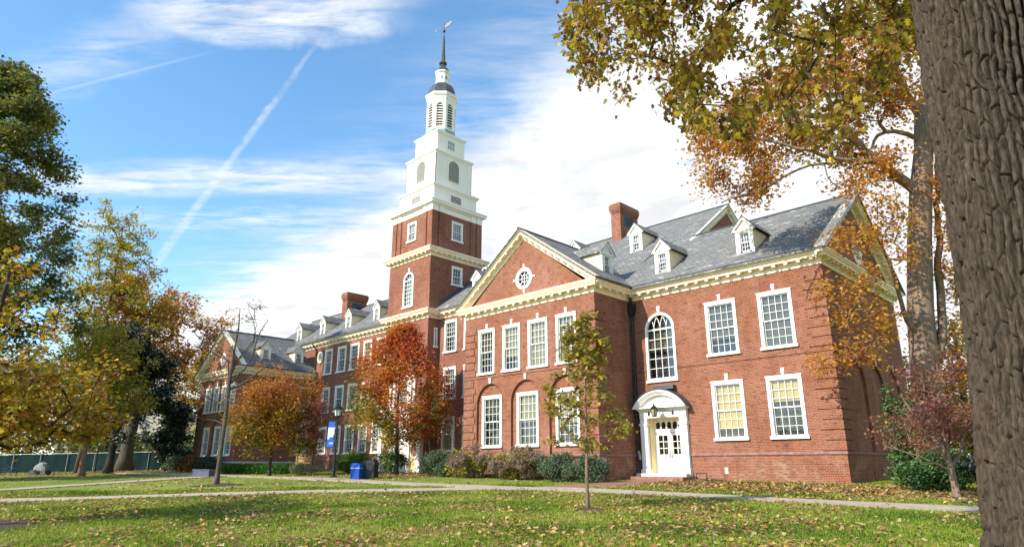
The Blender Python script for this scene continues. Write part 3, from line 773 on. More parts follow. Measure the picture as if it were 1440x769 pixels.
# downpipe in the inner corner
dp = MB(); X0, Y0 = -11.22, -.14
dp.add([], []); dp.prism(frame((X0, Y0, 0), (1, 0)), [(-.14, 9.55), (.14, 9.55), (.24, 9.95), (.24, 10.28), (-.24, 10.28), (-.24, 9.95)], -.14, .16)
dp.tube([(X0, Y0, 10.28), (X0 + .05, Y0 - .2, 10.62), (X0 + .05, Y0 - .3, 10.9)], .08, 8)
dp.tube([(X0, Y0, 9.6), (X0, Y0, 1.5)], .075, 8); dp.tube([(X0 + .10, Y0 - .06, 1.35), (X0 + .10, Y0 - .06, .15)], .07, 8)
for z in (8.6, 6.6, 4.6, 2.6): dp.lathe((X0, Y0, z), [(.10, 0), (.10, .08)], 8)
dp.build('downpipe', M['pipe'], hall)
dp = MB(); dp.tube([(X0, Y0, 1.62), (X0, Y0, 1.50), (X0 + .10, Y0 - .06, 1.32), (X0 + .10, Y0 - .06, 1.15)], .088, 8); dp.build('downpipe_joint', M['flash'], hall)

# ---- white double door ---------------------------------------------------
dr = MB(); ds = MB()
for (a0, a1) in ((-11.0, -10.22), (-8.50, -8.22)):
    pass
for (a0, a1) in ((-10.98, -10.52), (-8.44, -7.98)):
    a1 = min(a1, -7.98)
    dr.fbox(F0, a0, a1, .30, 3.42, 0, .22); dr.fbox(F0, a0 + .08, a1 - .08, .75, 3.0, .22, .26); dr.fbox(F0, a0 - .05, a1 + .05, .30, .62, 0, .30); dr.fbox(F0, a0 - .04, a1 + .04, 3.0, 3.12, 0, .30)
dr.fbox(F0, -10.98, -7.98, 3.42, 3.86, 0, .25)
dr.fbox(F0, -11.10, -7.86, 3.86, 3.94, 0, .36)
n = 22
ca, cb = -9.48, 3.94; hw = 1.74; rise = .98; Rr = (hw * hw + rise * rise) / (2 * rise); cy_ = cb + rise - Rr; th0 = math.asin(hw / Rr)
arc = [(ca + Rr * math.sin(-th0 + 2 * th0 * k / n), cy_ + Rr * math.cos(-th0 + 2 * th0 * k / n)) for k in range(n + 1)]
dr.prism(F0, [(-11.0, 3.94), (-7.96, 3.94)] + [(ca + (x - ca) * .86, cb + (y - cb) * .84) for x, y in arc[::-1]], 0, .26)
inner = [(ca + (x - ca) * .86, max(cb, cb + (y - cb) * .84)) for x, y in arc]
dr.ring(F0, arc, inner, 0, .56, closed=False)
dr.ring(F0, [(x, y) for x, y in arc], [(ca + (x - ca) * .93, cb + (y - cb) * .93 - .01) for x, y in arc], .56, .64, closed=False)
for k in range(1, 2 * n, 1):
    t = -th0 + 2 * th0 * k / (2 * n); x, y = ca + (Rr - .21) * math.sin(t), cy_ + (Rr - .21) * math.cos(t)
    if y > cb + .1: dr.fbox(F0, x - .03, x + .03, y - .05, y + .03, .26, .50)
for k in range(16): a = -10.95 + k * .196; dr.fbox(F0, a - .04, a + .04, 3.78, 3.86, .25, .33)
dr.fbox(F0, -11.18, -7.78, cb - .005, cb + .07, .0, .58)
dr.build('door_surround', M['white'], hall)
rv = MB(); D = -.46
rv.fbox(F0, -10.52, -10.47, .42, 3.42, D, .0); rv.fbox(F0, -8.49, -8.44, .42, 3.42, D, 0.0); rv.fbox(F0, -10.47, -8.49, 3.38, 3.42, D, 0)
rv.build('door_reveal', M['yellow'], hall)
dd = MB(); dd.fbox(F0, -10.47, -8.49, 2.62, 2.76, D - .06, D + .04); dd.fbox(F0, -10.47, -8.49, 3.26, 3.38, D - .06, D + .03)
tl = rect(-10.47, -8.49, 2.76, 3.26); tholes = [arch(-10.38 + k * .365, -10.38 + k * .365 + .29, 2.82, 3.08, 8) for k in range(5)]
dd.wall(F0, tl, tholes, D, .05)
dd.fbox(F0, -10.47, -10.39, .42, 2.62, D - .06, D + .02); dd.fbox(F0, -8.57, -8.49, .42, 2.62, D - .06, D + .02)
dd.fbox(F0, -10.47, -8.49, .36, .42, D - .06, .1)
dd.build('door_frame', M['white'], hall)
for k in range(2):
    a0, a1 = (-10.39, -9.485) if k == 0 else (-9.475, -8.57)
    d_ = MB(); hl = [rect(a0 + .15 + i * .315, a0 + .15 + i * .315 + .28, 1.42 + j * .36, 1.42 + j * .36 + .325) for i in range(2) for j in range(3)]
    d_.wall(F0, rect(a0, a1, .44, 2.60), hl, D + .0, .04); d_.fbox(F0, a0 + .12, a1 - .12, .62, 1.22, D, D + .015); d_.fbox(F0, a0, a1, .44, .46, D - .04, D - .001)
    o = d_.build('door', M['white'], hall); o['_base'] = (0, 0, 0)
    g = MB(); g.add([F0(a0 + .1, 1.38, D - .045), F0(a1 - .1, 1.38, D - .045), F0(a1 - .1, 2.54, D - .045), F0(a0 + .1, 2.54, D - .045)], [(0, 1, 2, 3)]); g.build('pane', M['glass'], o)
    h = MB(); a = a1 - .06 if k == 0 else a0 + .06; h.tube([F0(a, 1.28, D + .05), F0(a, 1.52, D + .05)], .016, 6); h.fbox(F0, a - .03, a + .03, 1.22, 1.58, D, D + .03); h.build('handle', M['flash'], o)
g = MB(); g.add([F0(-10.47, 2.70, D - .045), F0(-8.49, 2.70, D - .045), F0(-8.49, 3.30, D - .045), F0(-10.47, 3.30, D - .045)], [(0, 1, 2, 3)])
g.add([F0(-10.5, .3, D - .5), F0(-8.4, .3, D - .5), F0(-8.4, 3.5, D - .5), F0(-10.5, 3.5, D - .5)], [(0, 1, 2, 3)], 1); g.build('transom_pane', [M['glass'], M['blind_g']], hall)
cr = MB(); arc2 = [(x, y) for x, y in arc]
cr.ring(F0, [(ca + (x - ca) * 1.02, cb + (y - cb) * 1.03 + .03) for x, y in arc2], [(x, y + .004) for x, y in arc2], 0.0, .67, closed=False)
cr.fbox(F0, -9.9, -8.6, 4.96, 5.18, 0, .35)
cr.build('canopy_roof', M['lead'], hall)
ln = MB(); LX, LY, LZ = -9.55, -.92, 3.42
ln.lathe((LX, LY, LZ), [(.10, 0), (.15, .02), (.15, .06)], 6); ln.lathe((LX, LY, LZ + .42), [(.24, 0), (.25, .03), (.10, .16), (.05, .22), (.03, .34)], 6)
for k in range(6): th = k * math.pi / 3; ln.tube([(LX + .14 * math.cos(th), LY + .14 * math.sin(th), LZ + .04), (LX + .21 * math.cos(th), LY + .21 * math.sin(th), LZ + .43)], .012, 4)
ln.tube([(LX, LY, LZ + .7), (LX, LY + .3, LZ + .78), (LX, -.1, LZ + .5)], .018, 5)
ln.tube([(LX, LY, LZ + .62), (LX + .75, -.26, LZ + .22)], .012, 4); ln.tube([(LX, LY, LZ + .62), (LX - .75, -.26, LZ + .22)], .012, 4)
for s_ in (-1, 1): ln.box(LX + s_ * .78 - .04, LX + s_ * .78 + .04, -.32, -.22, LZ + .12, LZ + .34)
o = ln.build('wall_lantern', M['black'], hall); o['_base'] = (0, 0, 0)
g = MB(); g.lathe((LX, LY, LZ + .06), [(.13, 0), (.20, .36)], 6); g.build('lantern_glass', M['blind_p'], o)
st = MB(); st.box(-12.0, -7.7, -1.5, -.02, -.3, .24); st.box(-11.1, -7.95, -.7, -.01, .24, .40, 1)
st.build('door_step', [M['walkbrick'], M['stone']], hall)
bs = MB(); bs.tube([(-7.5, -.45, .12), (-7.5, -.45, .42), (-6.9, -.45, .42), (-6.9, -.45, .12)], .03, 5); bs.box(-7.6, -6.0, -.7, -.2, -.1, .14)
bs.build('boot_scraper', M['black'], hall)

# ---- main block ------------------------------------------------------------
MY = 0.51; ZM = 12.46; FM = FY(MY)
TX, TY, TH = -33.506, 2.29, 2.913
TXL, TXR, TYF, TYB = TX - TH, TX + TH, TY - TH, TY + TH
rowsE = [(9.50, 12.12), (5.80, 8.30), (1.85, 4.44)]
colsE = [(-29.82, -28.27), (-27.40, -25.85)]
colsL = [(-39.5, -38.1), (-41.65, -40.25), (-43.95, -42.4), (-46.22, -44.68), (-48.66, -47.22)]
colsL2 = [(-53.2, -51.7)]
wl = MB()
hE = [whole(a, b, c, d) for a, b in colsE for c, d in rowsE]
wl.wall(FM, [(TXR, -.6), (-22.4, -.6), (-22.4, ZM + .3), (TXR, ZM + .3)], hE)
rowsL = [(9.50, 12.02), (5.75, 8.20), (1.85, 4.40)]
hL = [whole(a, b, c, d) for a, b in colsL for c, d in rowsL] + [circ(-49.62, 11.42, .40, 18, .48)]
wl.wall(FM, [(-62, -.6), (TXL, -.6), (TXL, ZM + .3), (-62, ZM + .3)], hL)
wl.wall(FX(-22.4), [(MY, -.6), (12, -.6), (12, ZM + .3), (6.25, 17.2), (MY, ZM + .3)]); wl.wall(FXm(-62), [(-12, -.6), (-MY, -.6), (-MY, ZM + .3), (-6.25, 17.2), (-12, ZM + .3)])
wl.add([(-62, 12, -.6), (-22.4, 12, -.6), (-22.4, 12, ZM + .3), (-62, 12, ZM + .3)], [(3, 2, 1, 0)])
wl.build('brick_wall', M['brick_far'], hall, label='three storey brick front on both sides of the tower')
for k, (a, b) in enumerate(colsE):
    for j, (c, d) in enumerate(rowsE): window(FM, a, b, c, d, blind=(.5, .5, .95)[j], bm=('blind_g', 'blind_g', 'blind_y')[j], key=(j == 2))
for k, (a, b) in enumerate(colsL):
    for j, (c, d) in enumerate(rowsL): window(FM, a, b, c, d, blind=(.55, .5, .8)[j], bm=('blind_g', 'blind_g', 'blind_p')[j], key=False)
oculus(FM, -49.62, 11.42, .50, ry=.60, keys=False, rin=.7)
cornice([(-62, MY), (TXL, MY), (TXL, TYF), (TXR, TYF), (TXR, MY), (-22.4, MY)], ZM, sp=.66)
wt = MB(); wt.sweep([(-50.5, MY), (TXL, MY), (TXL, TYF)], [(0.0, 1.32), (.055, 1.32), (.055, 1.40), (.0, 1.45)]); wt.sweep([(TXR, TYF), (TXR, MY), (-22.5, MY)], [(0.0, 1.32), (.055, 1.32), (.055, 1.40), (.0, 1.45)]); wt.build('water_table', M['soldier'], hall)
SM = .76; EM = 13.14


def zm(y): return EM + SM * (y - MY + .66)


RY = 6.15
rf = MB()
for (xa, xb) in ((-62.5, TXL), (TXR, -22.0)): rf.slab([(xa, MY - .66, zm(MY - .66)), (xb, MY - .66, zm(MY - .66)), (xb, RY, zm(RY)), (xa, RY, zm(RY))], .10)
rf.slab([(-22.0, 2 * RY - MY + .66, EM), (-62.5, 2 * RY - MY + .66, EM), (-62.5, RY, zm(RY)), (-22.0, RY, zm(RY))], .10)
rf.tube([(-62.5, RY, zm(RY)), (-22.0, RY, zm(RY))], .09, 6, 1)
# stepped flashing against the tower
for k in range(14):
    y = MY + .1 + k * .40; rf.box(TXR + .001, TXR + .03, y, y + .36, zm(y), zm(y) + .52, 1)
rf.build('slate_roof', [M['slate'], M['lead']], hall)
gt = MB(); gt.sweep([(-62, MY), (TXL - .6, MY)], [(.50, ZM + .661), (.62, ZM + .661), (.64, ZM + .74), (.50, ZM + .74)]); gt.build('gutter', M['lead'], hall)

# ---- left pavilion -------------------------------------------------------------
QF, QL, QR, QZ = -6.8, -60.7, -50.5, 9.20
FQ = FY(QF); wl = MB()
upq = [(a, a + 1.34, 5.85, 8.34) for a in (-58.95, -57.0, -55.05, -53.1)]
lq = [(-58.75, -57.25, -58.0), (-56.05, -54.55, -55.3), (-53.4, -51.9, -52.65)]
lowq = [(a, b, 1.72, 4.46) for a, b, _ in lq]
aq = [arch(c - 1.1, c + 1.1, .9, 4.1, 14) for _, _, c in lq]
wl.wall(FQ, [(QL, -.6), (QR, -.6), (QR, QZ + .3), (QL, QZ + .3)], [whole(*q) for q in upq] + aq)
for h, q in zip(aq, lowq): wl.wall(FQ, h, [whole(*q)], -.16, .22)
QX = (QL + QR) / 2; QP = 13.95
wl.wall(FQ, [(QL + .3, QZ + .5), (QR - .3, QZ + .5), (QX, QP - .5)], [circ(QX, 11.05, .5, 20)], .012, .2)
FQR = FX(QR)
rwin = [(-.28, .92 - .45, 5.9, 8.36), (-.28, .92 - .45, 1.8, 4.4)]
wl.wall(FQR, [(QF, -.6), (MY, -.6), (MY, QZ + .3), (QF, QZ + .3)], [whole(-.95, .25, 5.9, 8.36), whole(-.95, .25, 1.8, 4.4)]); wl.wall(FXm(QL), [(-MY, -.6), (-QF, -.6), (-QF, QZ + .3), (-MY, QZ + .3)])
wl.build('brick_wall', M['brick'], hall, label='far left gabled brick pavilion')
for q in upq: window(FQ, *q, blind=.5, bm='blind_g', cas=.15)
for q in lowq: window(FQ, *q, blind=.4, bm='blind_p', key=False, c=-.16, cas=.15)
window(FQR, -.95, .25, 5.9, 8.36, blind=.5, bm='blind_p', key=False, cols=3); window(FQR, -.95, .25, 1.8, 4.4, blind=.5, bm='blind_p', key=True, cols=3)
oculus(FQ, QX, 11.05, .62, c=.012)
cornice([(QL, MY), (QL, QF), (QR, QF), (QR, MY - .0)], QZ)
lg = MB(); lg.sweep([(QL, .5), (QL, QF), (QR, QF), (QR, .5)], [(0.0, 5.36), (.05, 5.36), (.05, 5.5), (0, 5.5)]); lg.build('string_course', M['brick'], hall)
wt = MB(); wt.sweep([(QL, .5), (QL, QF), (QR, QF), (QR, .5)], [(0.0, 1.05), (.06, 1.05), (.06, 1.17), (.0, 1.2)]); wt.build('water_table', M['stone'], hall)
rk = MB(); EQ = QZ + .74
for a0 in (QR + .57, QL - .57):
    rake(rk, FQ, a0, EQ - .02, QX, QP - .02, RK); s_ = -1 if a0 > QX else 1; sl_ = (QP - EQ) / (5.1 + .57); rake_blocks(rk, FQ, a0 + s_ * .8, EQ + .8 * sl_, QX, QP, -.46, -.345, .10, .36)
rk.build('pediment_cornice', M['cream'], hall)
rf = MB(); ye = QF - .60
for a0 in (QR + .62, QL - .62):
    q = [(a0, ye, EQ - .03), (a0, 5.0, EQ - .03), (QX, 5.0, QP), (QX, ye, QP)]
    if a0 < QX: q = q[::-1]
    rf.slab([(x, min(y, MY - .01) if x != QX else min(y, MY - .01), z) for x, y, z in q], .10)
rf.tube([(QX, ye, QP + .02), (QX, MY, QP + .02)], .09, 6, 1)
rf.build('slate_roof', [M['slate'], M['lead']], hall)
gt = MB(); gt.fbox(FQR, QF - .55, MY - .1, EQ - .09, EQ - .01, .56, .68); gt.build('gutter', M['lead'], hall)
dp = MB(); X1, Y1 = QR + .30, MY - .16
dp.prism(frame((X1, Y1, 0), (1, 0)), [(-.13, 8.2), (.13, 8.2), (.22, 8.6), (.22, 8.95), (-.22, 8.95), (-.22, 8.6)], -.13, .15); dp.tube([(X1, Y1, 8.3), (X1, Y1, .3)], .075, 8); dp.tube([(X1, Y1, 9.0), (X1 + .3, Y1 - .2, 9.35)], .07, 8)
dp.tube([(-50.35, MY - .12, 12.2), (-50.35, MY - .12, 10.2)], .07, 8); dp.tube([(-50.35, MY - .12, 12.2), (-50.6, MY - .5, 12.9)], .07, 8)
dp.build('downpipe', M['pipe'], hall)

# ---- dormers ----------------------------------------------------------------
def dormer(F, a, c, zb, slope, w_=1.02, h=1.45, g=.62, label=None):
    """F: frame whose outward direction is the dormer's front; a along, c = front position (outward), zb roof height at the front"""
    b = MB(); hw = w_ / 2; zt = zb + h
    dep = (h + .05) / slope + .05; depr = (h + g) / slope + .05
    b.wall(F, [(a - hw, zb - .25), (a + hw, zb - .25), (a + hw, zt), (a, zt + g), (a - hw, zt)], [rect(a - .34, a + .34, zb + .12, zt - .10)], c, .12)
    for s_ in (-1, 1):
        x = a + s_ * hw; P = [F(x, zb - .1, c), F(x, zt, c), F(x, zt, c - dep), F(x, zb + .0, c - .02)]
        b.add(P, [(0, 1, 2, 3) if s_ < 0 else (3, 2, 1, 0)], 1)
        for k in range(1, 9):
            z = zb + h * k / 9; d2 = (z - zb) / slope; xo = a + s_ * (hw + .008); xa, xb = sorted((xo - .008, xo + .008)); b.fbox(F, xa, xb, z - .018, z, c - d2, c - .01, 1)
    # corner boards and pediment trim
    for s_ in (-1, 1): x = a + s_ * (hw - .06); b.fbox(F, x - .07, x + .07, zb - .05, zt - .06, c + .001, c + .04)
    b.fbox(F, a - hw - .06, a + hw + .06, zt - .09, zt + .03, c + .002, c + .10)
    sl_ = g / hw
    for s_ in (-1, 1):
        V = [F(a + s_ * x, z, cc) for cc in (c + .003, c + .13) for x, z in ((hw + .16, zt - .05 - .03), (hw + .16, zt + .07), (0, zt + g + .16), (0, zt + g - .02))]
        b.add(V, [(0, 1, 2, 3), (7, 6, 5, 4), (0, 4, 5, 1), (1, 5, 6, 2), (2, 6, 7, 3), (3, 7, 4, 0)])
    o = b.build('dormer', [M['white'], M['cream']], hall, label=label); o['_base'] = (0, 0, 0)
    r = MB()
    for s_ in (-1, 1):
        V = [F(a + s_ * (hw + .20), zt + .03, c + .16), F(a, zt + g + .20, c + .16), F(a, zt + g + .20, c - depr - .2), F(a + s_ * (hw + .20), zt + .03, c - dep - .35)]
        r.slab(V if s_ > 0 else V[::-1], .06)
    r.build('dormer_roof', M['slate'], o)
    window(F, a - .36, a + .36, zb + .10, zt - .08, cols=3, rows=(2, 2), key=False, parent=o, cas=.09, sub=True, c=c - .02, blind=.5, bm='blind_b', sill=False, bm_=.08)
    return o


dormer(FY(0), -4.04, -.69, 12.02, SL); dormer(FY(0), -9.32, -.66, 12.0, SL); dormer(FY(0), -14.67, -6.06, 15.88, SL, w_=1.06, h=1.5); dormer(FY(0), -20.5, -6.06, 15.9, SL, w_=1.06, h=1.55)
dormer(FX(0), -.33, -12.75, 12.38, SP, w_=1.12, h=1.42, g=.64)
for x in (-55.6, -50.6, -45.62, -40.72): dormer(FY(0), x, -1.07, 13.95, SM, w_=1.0, h=1.30, g=.58)
dormer(FY(0), -26.62, -1.07, 13.95, SM, w_=1.0, h=1.3, g=.58)
for y in (-4.49, -1.0): dormer(FX(0), y, QR - .75, 10.75, .74, w_=.95, h=1.2, g=.55)

# ---- chimneys -------------------------------------------------------------------
def chimney(x0, x1, y0, y1, zb, zt, lv):
    c = MB(); c.box(x0, x1, y0, y1, zb, zt - .95)
    c.box(x0 + .04, x1 - .04, y0 + .04, y1 - .04, zt - .951, zt - .85)
    for k in range(5): d = .03 + .022 * k; c.box(x0 - d, x1 + d, y0 - d, y1 + d, zt - .85 + .085 * k, zt - .85 + .085 * (k + 1) - .006)
    c.box(x0 - .13, x1 + .13, y0 - .13, y1 + .13, zt - .43, zt - .12); c.box(x0 - .07, x1 + .07, y0 - .07, y1 + .07, zt - .12, zt)
    c.box(x0 - .03, x1 + .03, y0 - .03, y1 + .03, zb + .2, zb + .5, 1)
    o = c.build('chimney', [M['brick'], M['soldier']], hall); o['_base'] = (0, 0, 0)
    l = MB(); ya, yb, za, zb_ = lv; F = FX(x1); l.fbox(F, ya, yb, za, zb_, .002, .02, 1)
    for k in range(7): z = za + (zb_ - za) * (k + .5) / 7; l.fbox(F, ya, yb, z - .035, z + .012, .02, .06)
    for (p, q, r_, s_) in ((ya - .05, ya, za, zb_), (yb, yb + .05, za, zb_), (ya - .05, yb + .05, zb_, zb_ + .05), (ya - .05, yb + .05, za - .05, za)): l.fbox(F, p, q, r_, s_, .002, .05)
    l.build('louvre', [M['louvre_blue'], M['louvre_dark']], o)


chimney(-19.80, -18.85, 10.25, 12.85, 18.2, 22.35, (10.85, 12.2, 20.35, 21.30))
chimney(-52.0, -51.0, 3.95, 6.45, 15.4, 19.25, (4.64, 5.85, 17.30, 18.10))

# ---- tower ------------------------------------------------------------------------
tower = bpy.data.objects.new('tower', None); tower.empty_display_size = .3; COL.objects.link(tower); tower.parent = hall; tower['label'] = 'square brick clock-tower shaft carrying a white tiered steeple'; tower['_base'] = (0, 0, 0)
tower['label'] = 'square brick tower carrying a white tiered steeple'


def sq(h): return [(TX - h, TY - h), (TX + h, TY - h), (TX + h, TY + h), (TX - h, TY + h)]
def TF(h, k): return (frame((TX, TY - h, 0), (1, 0)), frame((TX + h, TY, 0), (0, 1)), frame((TX, TY + h, 0), (-1, 0)), frame((TX - h, TY, 0), (0, -1)))[k]


wl = MB()
dho = rect(-1.0, 1.0, .1, 3.1)
for k in range(4):
    F = TF(TH, k)
    if k == 0: hs = [arch(-.72 + .05, .72 - .05, 13.8, 16.15, 14), rect(-.74, .74, 5.45, 7.64)]
    elif k == 1: hs = [whole(-.60, .60, 15.62, 17.30), rect(-2.28, -1.98, 10.1, 11.6)]
    else: hs = [whole(-.6, .6, 15.62, 17.3)]
    wl.wall(F, [(-TH, -.6), (TH, -.6), (TH, 17.9), (-TH, 17.9)], hs)
U = 2.80
for k in range(4):
    F = TF(U, k); wl.wall(F, [(-U, 18.3), (U, 18.3), (U, 22.1), (-U, 22.1)], [whole(-.63, .63, 19.68, 21.45)])
    for (p, q) in ((-U - .08, -U + .52), (-U + .72, -U + 1.22), (U - 1.22, U - .72), (U - .52, U + .08)): wl.fbox(F, p, q, 18.4, 22.02, .002, .09)
wl.build('brick_shaft', M['brick_far'], tower)
F = TF(TH, 0); arched_window(F, -.72, .72, 13.74, 16.15, cols=4, rows=6, parent=tower, sub=True, tracery=False, blind=(1.0, -.3, 1))
window(TF(TH, 1), -.60, .60, 15.62, 17.30, cols=3, rows=(2, 2), key=False, parent=tower, sub=True, blind=1.0, bm='blind_b', cas=.14)
for k in range(2): window(TF(U, k), -.63, .63, 19.68, 21.45, cols=4, rows=(3, 3), key=False, parent=tower, sub=True, blind=.5, bm='blind_b', cas=.13)
window(TF(TH, 1), -2.30, -1.96, 10.05, 11.65, cols=1, rows=(2, 2), key=False, parent=tower, sub=True, cas=.08)


def ringm(name, z, h, m='cream', sp=.55, d=.55):
    c = MB(); c.sweep(sq(h), cornice_prof(z, d), closed=True)
    modillions(c, sq(h), z, sp, closed=True); c.build(name, M[m], tower)


ringm('tower_cornice', 17.82, TH)
tp = MB(); tp.box(TX - TH - .3, TX + TH + .3, TY - TH - .3, TY + TH + .3, 18.42, 18.50); tp.build('ledge', M['towerwhite'], tower)
# white entablature over the brick stage
e = MB(); h = U
e.sweep(sq(h), [(0, 21.98), (.03, 21.98), (.03, 22.45), (.0, 22.45)], closed=True)
for k in range(4):
    F = TF(h, k)
    for (p, q) in ((-U - .10, -U + .54), (-U + .70, -U + 1.24), (U - 1.24, U - .70), (U - .54, U + .10)): e.fbox(F, p, q, 21.95, 22.46, .031, .12)
e.sweep(sq(h), [(0, 22.46), (.16, 22.46), (.20, 22.58), (.36, 22.60), (.38, 22.74), (.44, 22.84), (.44, 22.92), (0, 23.02)], closed=True)
e.build('entablature', M['towerwhite'], tower)
s1 = MB(); H1 = 2.50
s1.box(TX - H1, TX + H1, TY - H1, TY + H1, 22.9, 24.42); s1.sweep(sq(H1), [(0, 24.30), (.06, 24.34), (.10, 24.46), (.20, 24.52), (.20, 24.66), (-.3, 24.72)], closed=True)
H2 = 2.10
s1.box(TX - H2, TX + H2, TY - H2, TY + H2, 24.5, 28.0); s1.sweep(sq(H2), [(0, 27.84), (.05, 27.88), (.09, 28.02), (.18, 28.08), (.18, 28.24), (-.3, 28.30)], closed=True)
for k in range(4):
    F = TF(H2, k)
    for s_ in (-1, 1): a, b = sorted((s_ * (H2 + .05), s_ * (H2 - .42))); s1.fbox(F, a, b, 24.66, 27.86, .002, .05)
    s1.ring(F, arch(-.74, .74, 25.52, 27.08, 14), arch(-.62, .62, 25.62, 27.05, 14), .003, .05)
    F = TF(H1, k); s1.ring(F, rect(-.74, .74, 23.28, 24.16), rect(-.62, .62, 23.38, 24.06), .003, .05)
H3 = 1.62
s1.box(TX - H3, TX + H3, TY - H3, TY + H3, 28.2, 30.35); s1.sweep(sq(H3), [(0, 30.22), (.05, 30.26), (.08, 30.36), (.16, 30.40), (.16, 30.54), (-.3, 30.60)], closed=True)
for k in range(4):
    F = TF(H3, k); s1.ring(F, rect(-.52, .52, 28.88, 29.98), rect(-.40, .40, 29.0, 29.86), .003, .04)
    for s_ in (-1, 1): a, b = sorted((s_ * H3, s_ * (H3 - .32))); s1.fbox(F, a, b, 28.30, 30.24, .002, .03)
s1.build('steeple_base', M['towerwhite'], tower)
for k in range(2):
    l = MB(); F = TF(H1, k); l.fbox(F, -.62, .62, 23.38, 24.06, .002, .012, 1)
    for j in range(6): z = 23.38 + .68 * (j + .5) / 6; l.fbox(F, -.62, .62, z - .014, z + .016, .012, .05)
    l.build('louvre', [M['towerwhite'], M['louvre_dark']], tower)
    l = MB(); F = TF(H2, k); p = arch(-.62, .62, 25.62, 27.05, 14); l.add([F(x, z, .006) for x, z in p], [tuple(range(len(p)))], 1)
    for j in range(15):
        z = 25.66 + 1.98 * (j + .5) / 15; hw_ = .62 if z < 27.05 else math.sqrt(max(0.001, .62 ** 2 - (z - 27.05) ** 2)); l.fbox(F, -hw_, hw_, z - .012, z + .018, .008, .045)
    l.build('louvre', [M['towerwhite'], M['louvre_dark']], tower)
    l = MB(); F = TF(H3, k); l.fbox(F, -.40, .40, 29.0, 29.86, .004, .010, 1)
    for j in range(1, 4): a = -.4 + .2 * j; l.fbox(F, a - .018, a + .018, 29.0, 29.86, .010, .03)
    l.fbox(F, -.40, .40, 29.41, 29.45, .010, .028)
    l.build('window', [M['towerwhite'], M['blind_b']], tower)
oc = MB(); P8 = math.pi / 8
oc.lathe((TX, TY, 0), [(1.52, 30.5), (1.52, 31.15), (1.4, 31.2)], 8, P8); oc.build('copper_base', M['copper'], tower)
oc = MB(); RO = 1.44; AP = RO * math.cos(P8); hwf = RO * math.sin(P8)
for k in range(8):
    th = -math.pi / 2 + k * math.pi / 4; nx, ny = math.cos(th), math.sin(th); F = frame((TX + nx * AP, TY + ny * AP, 0), (-ny, nx))
    oc.wall(F, [(-hwf, 31.1), (hwf, 31.1), (hwf, 34.7), (-hwf, 34.7)], [arch(-.31, .31, 31.38, 33.66, 12)], 0, .14)
    oc.ring(F, arch(-.40, .40, 33.4, 33.66, 12)[2:], arch(-.315, .315, 33.4, 33.66, 12)[2:], .002, .03, closed=False)
    oc.fbox(F, -hwf, -.38, 33.56, 33.66, .002, .03); oc.fbox(F, .38, hwf, 33.56, 33.66, .002, .03)
oc.lathe((TX, TY, 0), [(1.47, 34.42), (1.50, 34.55), (1.50, 34.72), (1.58, 34.80), (1.64, 34.95), (1.64, 35.10), (1.3, 35.15)], 8, P8)
oc.lathe((TX, TY, 0), [(.66, 36.5), (.66, 37.70), (.70, 37.74), (.78, 37.84), (.78, 37.98), (.5, 38.0)], 8, P8); oc.lathe((TX, TY, 0), [(.72, 36.5), (.72, 36.72), (.66, 36.76)], 8, P8)
oc.build('belfry', M['towerwhite'], tower)
for k in range(8):
    l = MB()
    th = -math.pi / 2 + k * math.pi / 4; nx, ny = math.cos(th), math.sin(th); F = frame((TX + nx * AP, TY + ny * AP, 0), (-ny, nx))
    p = arch(-.31, .31, 31.38, 33.66, 12); l.add([F(x, z, -.13) for x, z in p], [tuple(range(len(p)))], 1)
    for j in range(9):
        z = 31.42 + 2.5 * (j + .5) / 9; hw_ = .31 if z < 33.66 else math.sqrt(max(.001, .31 ** 2 - (z - 33.66) ** 2))
        V = [F(-hw_, z + .07, -.12), F(hw_, z + .07, -.12), F(hw_, z - .06, -.03), F(-hw_, z - .06, -.03)]; l.slab([tuple(v) for v in V], .03)
    F = frame((TX + nx * .66 * math.cos(P8), TY + ny * .66 * math.cos(P8), 0), (-ny, nx)); p = circ(0, 37.22, .12, 14, .19); l.build('louvre', [M['towerwhite'], M['louvre_dark']], tower); l = MB(); l.prism(F, p, .003, .02, 0); l.build('oval_window', M['blind_b'], tower)
if 0: l.build('louvre', [M['towerwhite'], M['louvre_dark'], M['blind_b']], tower)
dm = MB(); dm.lathe((TX, TY, 0), [(1.46, 35.12), (1.44, 35.35), (1.36, 35.7), (1.22, 36.05), (1.0, 36.38), (.78, 36.56), (.70, 36.60)], 8, P8)
dm.build('dome', M['lead'], tower); dm = MB(); dm.lathe((TX, TY, 0), [(.70, 37.98), (.66, 38.16), (.52, 38.42), (.34, 38.62), (.24, 38.80)], 8, P8)
dm.lathe((TX, TY, 0), [(.22, 38.78), (.24, 38.92), (.40, 39.02), (.42, 39.14), (.26, 39.28), (.235, 39.34), (.085, 42.30), (.03, 42.35)], 8, P8)
dm.lathe((TX, TY, 0), [(.03, 42.3), (.03, 43.9)], 6)
dm.lathe((TX, TY, 0), [(.02, 42.72), (.12, 42.78), (.16, 42.88), (.12, 42.98), (.02, 43.04)], 10)
dm.build('spire', M['lead'], tower)
va = MB(); Fv = frame((TX, TY + .02, 0), (math.cos(.45), math.sin(.45)))
va.strip(Fv, [(-.95, 43.18), (-.3, 43.30), (.3, 43.42)], .05, -.02, .02); va.prism(Fv, [(-1.15, 43.10), (-.85, 43.02), (-.82, 43.30)], -.015, .015)
va.prism(Fv, [(.0, 43.30), (.22, 43.28), (.62, 43.55), (.85, 43.86), (.72, 43.92), (.38, 43.78), (.10, 43.55)], -.03, .03, 1); va.build('weathervane', [M['lead'], simple('pale verdigris', (.26, .25, .23), .6)], tower)

